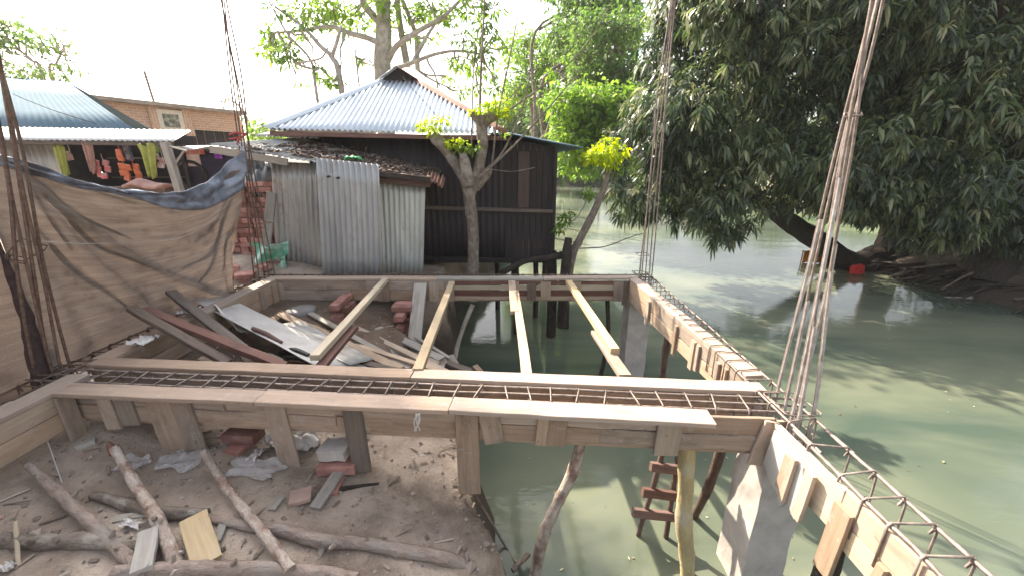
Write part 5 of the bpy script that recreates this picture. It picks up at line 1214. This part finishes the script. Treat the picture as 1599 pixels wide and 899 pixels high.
glog([(326, 728), (352, 768), (388, 815), (425, 860), (458, 905)], [.023, .025, .025, .027, .027], M['palebark'], 'long whitish branch running from the plastic film down to the camera', [.10, .06, .06, .06, .05], 'branch', 'branch')
glog([(146, 775), (200, 792), (260, 806), (325, 806)], [.022, .034, .036, .03], M['bark'], 'dark root lying crosswise under the whitish branches', None, 'root', 'root_log')
glog([(318, 812), (380, 822), (440, 832), (505, 850), (560, 852), (640, 866), (700, 878), (770, 915)], [.022, .031, .035, .04, .033, .034, .038, .04], M['pinkbark'], 'long thick crooked log across the mud towards the water', None)
glog([(505, 850), (500, 872)], [.028, .012], M['pinkbark'], 'broken stub of the crooked log', [.0, -.01], 'stub', 'log_stub')
glog([(2, 848), (60, 852), (140, 850), (230, 862)], [.035, .036, .036, .03], M['bark'], 'grey brown log half sunk in the mud at the left edge')
glog([(30, 885), (32, 830)], [.010, .010], M['strut'], 'small pale peg beside the half sunk log', [.0, .06], 'peg', 'peg')
glog([(180, 905), (260, 900), (340, 898), (460, 900), (560, 912)], [.034, .036, .036, .036, .03], M['pinkbark'], 'pinkish log lying along the bottom edge of the picture', [.02, .02, .02, .02, .02])
def gboard(pa, pb, wd, th, mt, label, cat='board', dz=0, name='loose_board', dza=None):
    a, b = G(*pa), G(*pb); a.z += th/2+dz+(dza or 0); b.z += th/2+dz; mb = MB(); mb.plank(a, b, wd, th, n=4, jit=.002, rag=.005); return tag(mb.build(name, M[mt]), label, cat)
gboard((240, 848), (228, 912), .085, .03, 'greywood', 'grey board end leaning over the bottom log', dz=.07)
gboard((306, 818), (328, 892), .125, .028, 'strut', 'pale fresh board between the two whitish branches', dz=.035)
gboard((352, 815), (340, 850), .04, .02, 'greywood', 'thin dark batten beside the pale fresh board', dz=.01)
gboard((533, 745), (492, 795), .075, .022, 'greywood', 'grey plank slanting from the low brick support', dza=.05)
gboard((440, 778), (424, 798), .05, .02, 'greywood', 'small broken board left of the square tile')
gboard((180, 812), (245, 800), .05, .015, 'greywood', 'small grey scrap board under the first whitish branch')
gboard((120, 700), (150, 690), .06, .03, 'greywood', 'stub of grey wood in the dark gap under the front form')
gboard((90, 830), (70, 860), .03, .015, 'oldwood', 'dark sliver lying by the half sunk log')
c = G(470, 778); mb = MB(); mb.plank(c+V(-.055, -.02, .02), c+V(.06, .02, .022), .11, .03, n=3, jit=.003, rag=.004); tag(mb.build('tile', simple('pinkish_clay', (.42, .30, .25), (.33, .23, .19), 8, .9)), 'square pinkish clay tile lying on the mud', 'tile')
glog([(512, 770), (540, 764), (592, 756)], [.014, .016, .010], M['darkbark'], 'dark stick lying beside the grey slanting plank', None, 'stick', 'stick')
glog([(742, 778), (765, 812), (790, 855), (812, 890)], [.011, .010, .010, .010], M['bark'], 'thin root hanging down the cut bank to the water', [.02, .0, .0, .02], 'root', 'thin_root')
glog([(800, 900), (826, 878)], [.02, .018], M['bark'], 'broken root end at the waterline', [.05, .08], 'root', 'root_end')
film = NT('cloudy_plastic_film'); p_ = film.principled((.62, .60, .60), .3, 0, .5); tr = film.n('ShaderNodeBsdfTransparent'); mx = film.n('ShaderNodeMixShader'); mx.inputs[0].default_value = .33
film.l(tr.outputs[0], mx.inputs[1]); film.l(p_, mx.inputs[2]); film = film.done(mx.outputs[0])
def gfilm(px, py, w_, d_, mat, label, h=.05, n=16, rot=0):
    c = G(px, py); mb = MB(); ph = rnd(0, 20)
    def fn(u, v):
        k = (1-.35*abs(math.sin(u*5+ph)))*(.75+.35*math.sin(v*6+ph)*.5); x, y = (u-.5)*w_*k, (v-.5)*d_*k; x, y = x*math.cos(rot)-y*math.sin(rot), x*math.sin(rot)+y*math.cos(rot)
        x += c.x; y += c.y
        return V(x, y, gz(x, y)+.012+h*abs(h2(u*2.2+ph, v*2.2))+h*.25*abs(h2(u*5+ph, v*4)))
    mb.grid(fn, n, n); return tag(mb.build('plastic_film', mat, solid=.002), label, 'plastic film')
white_film = simple('dirty_white_plastic', (.66, .63, .61), (.5, .46, .44), 5, .45, 0, .4)
gfilm(285, 722, .42, .36, film, 'large cloudy plastic film spread on the mud under the front form', .035)
gfilm(212, 728, .22, .2, film, 'small cloudy plastic film beside the split branch end', .025)
gfilm(405, 735, .5, .28, film, 'grey plastic film under the dark cleats of the front form', .03)
gfilm(458, 694, .60, .34, white_film, 'dirty white plastic sheet in front of the concrete block', .10)
gfilm(400, 715, .1, .2, white_film, 'crumpled white plastic beside the orange red bricks', .035)
gfilm(205, 822, .16, .06, white_film, 'small white scrap beside the grey scrap board', .02)
gfilm(15, 890, .1, .08, white_film, 'torn pale plastic corner at the bottom left of the mud', .03)
c = Q(362, 492, 3.75); mb = MB(); mb.grid(lambda u, v: c+V(-.22+.4*u+.05*h2(v*5, u), .16*(v-.5)-.25*(u-.5), -.30*u*.55+.10-.12*v+.03*h2(u*6, v*6)), 16, 10)
tag(mb.build('plastic_bag', simple('cream_plastic_bag', (.72, .68, .62), (.58, .52, .46), 6, .5), solid=.003), 'cream plastic bag draped over the chalky sheet in the pit', 'bag')
c = Q(470, 478, 4.55); mb = MB(); c -= V(0, 0, .08); mb.tube([c+V(0, 0, -.12), c+V(0, 0, -.09), c+V(0, 0, .0), c+V(0, 0, .05), c+V(0, 0, .055)], [.08, .14, .17, .17, .10], 14); tag(mb.build('basin', simple('grey_enamel', (.26, .25, .25), (.17, .165, .165), 6, .7)), 'grey upturned basin at the far left corner of the pit', 'basin')
c = P(303, 497, 1.52)
for i, (px, py) in enumerate(((298, 492), (350, 450), (228, 540))):
    c = P(px, py, 1.5); mb = MB(); ph = i*3.; mb.grid(lambda u, v: c+V(-.1+.14*u, -.06+.16*v, .03+.05*abs(h2(u*4+ph, v*4))), 8, 8)
    tag(mb.build('paper_scrap', white_film, solid=.002), ('white paper scrap caught in the rebar below the dark planks', 'larger white scrap at the tarpaulin foot near the far left corner', 'tiny white scrap in the rebar near the front left corner')[i], 'scrap')
# floating leaves and scum: stuff
mb = MB()
for i in range(330):
    if i < 60: x, y = rnd(.1, 3.2), rnd(1.2, 4.6)
    elif i < 210: x, y = rnd(1.8, 9.5), rnd(3, 12)
    else: yy = rnd(6.5, 12.5); x, y = bank_right(yy)-abs(random.gauss(0, .5))-.05, yy
    if gz(x, y) > -.05: continue
    l = rnd(.007, .022)*(1 if i < 60 else 1.4); a = rnd(0, 6.28); e = V(math.cos(a), math.sin(a), 0)*l; f = V(-math.sin(a), math.cos(a), 0)*l*rnd(.2, .5); q = V(x, y, .007)
    mb.add([q-e, q-f, q+e+V(0, 0, .004), q+f], [[0, 1, 2, 3]], [[(0, 0)]*4])
m = NT('floating_leaves'); g = m.n('ShaderNodeNewGeometry')
tag(mb.build('floating_leaves', m.done(m.principled(m.ramp(g.outputs['Random Per Island'], [(0, (.10, .08, .05)), (.5, (.26, .23, .12)), (1, (.45, .42, .30))]), .7))), 'fallen leaves and bits of scum floating on the river', None, None, 'stuff')
# strings
mb = MB(); a = FB(-2.93, -.02, 1.44); mb.tube([P(52, 628, 1.45), P(75, 690, 1.2), G(100, 762)], .0035, 5); tag(mb.build('string', simple('pale_string', (.55, .52, .5), (.42, .4, .38), 9)), 'pale string hanging from the left form down to the mud', 'string')
mb = MB(); c = FB(P(651, 655, 1.45).x, -.16, 1.44)
for i in range(4): mb.tube(smooth_path([c+V(rnd(-.02, .02), 0, .05), c+V(rnd(-.02, .02), -.01, 0), c+V(rnd(-.02, .02), -.012, -.06)], 4), .004, 4)
tag(mb.build('string_tuft', bpy.data.materials['pale_string']), 'tuft of pale string hanging from the front form board', 'string')
# pebbles, chips and clods: stuff
mb = MB()
for i in range(1300):
    x = rnd(-3.2, .05); y = rnd(1.0, 2.4) if i % 3 else rnd(2.4, 4.8); z = gz(x, y)
    if z < .25: continue
    r = abs(random.gauss(0, .008))+.004
    if random.random() < .04: r *= 2.2
    q = V(x, y, z+r*.3); vs = [q+V(*(rnd(.6, 1.2)*r*e for e in d)) for d in ((1, 0, 0), (-1, 0, 0), (0, 1, 0), (0, -1, 0), (.2, .1, .8), (0, 0, -1))]
    mb.add(vs, [[0, 2, 4], [2, 1, 4], [1, 3, 4], [3, 0, 4], [2, 0, 5], [1, 2, 5], [3, 1, 5], [0, 3, 5]], [[(0, 0)]*3]*8)
m = NT('mixed_pebbles'); g = m.n('ShaderNodeNewGeometry')
pm = m.done(m.principled(m.ramp(g.outputs['Random Per Island'], [(0, (.17, .14, .12)), (.6, (.29, .24, .205)), (.9, (.40, .34, .30)), (1, (.42, .27, .21))]), .95))
tag(mb.build('mud_clods', pm), 'small clods, pebbles and chips strewn over the mud', None, None, 'stuff')
mb = MB()
for i in range(260):
    x = rnd(-3.1, .0); y = rnd(1.0, 4.6); z = gz(x, y)
    if z < .3: continue
    a = rnd(0, 6.28); l = rnd(.015, .06); e = V(math.cos(a), math.sin(a), rnd(-.15, .15))*l; q = V(x, y, z+.008)
    mb.plank(q-e, q+e, rnd(.006, .018), .004, n=1, jit=0, ch=.001)
m = NT('wood_chips'); g = m.n('ShaderNodeNewGeometry')
cm = m.done(m.principled(m.ramp(g.outputs['Random Per Island'], [(0, (.13, .10, .08)), (.7, (.30, .24, .19)), (1, (.48, .42, .36))]), .9))
tag(mb.build('wood_chips', cm), 'wood chips and splinters strewn over the mud', None, None, 'stuff')
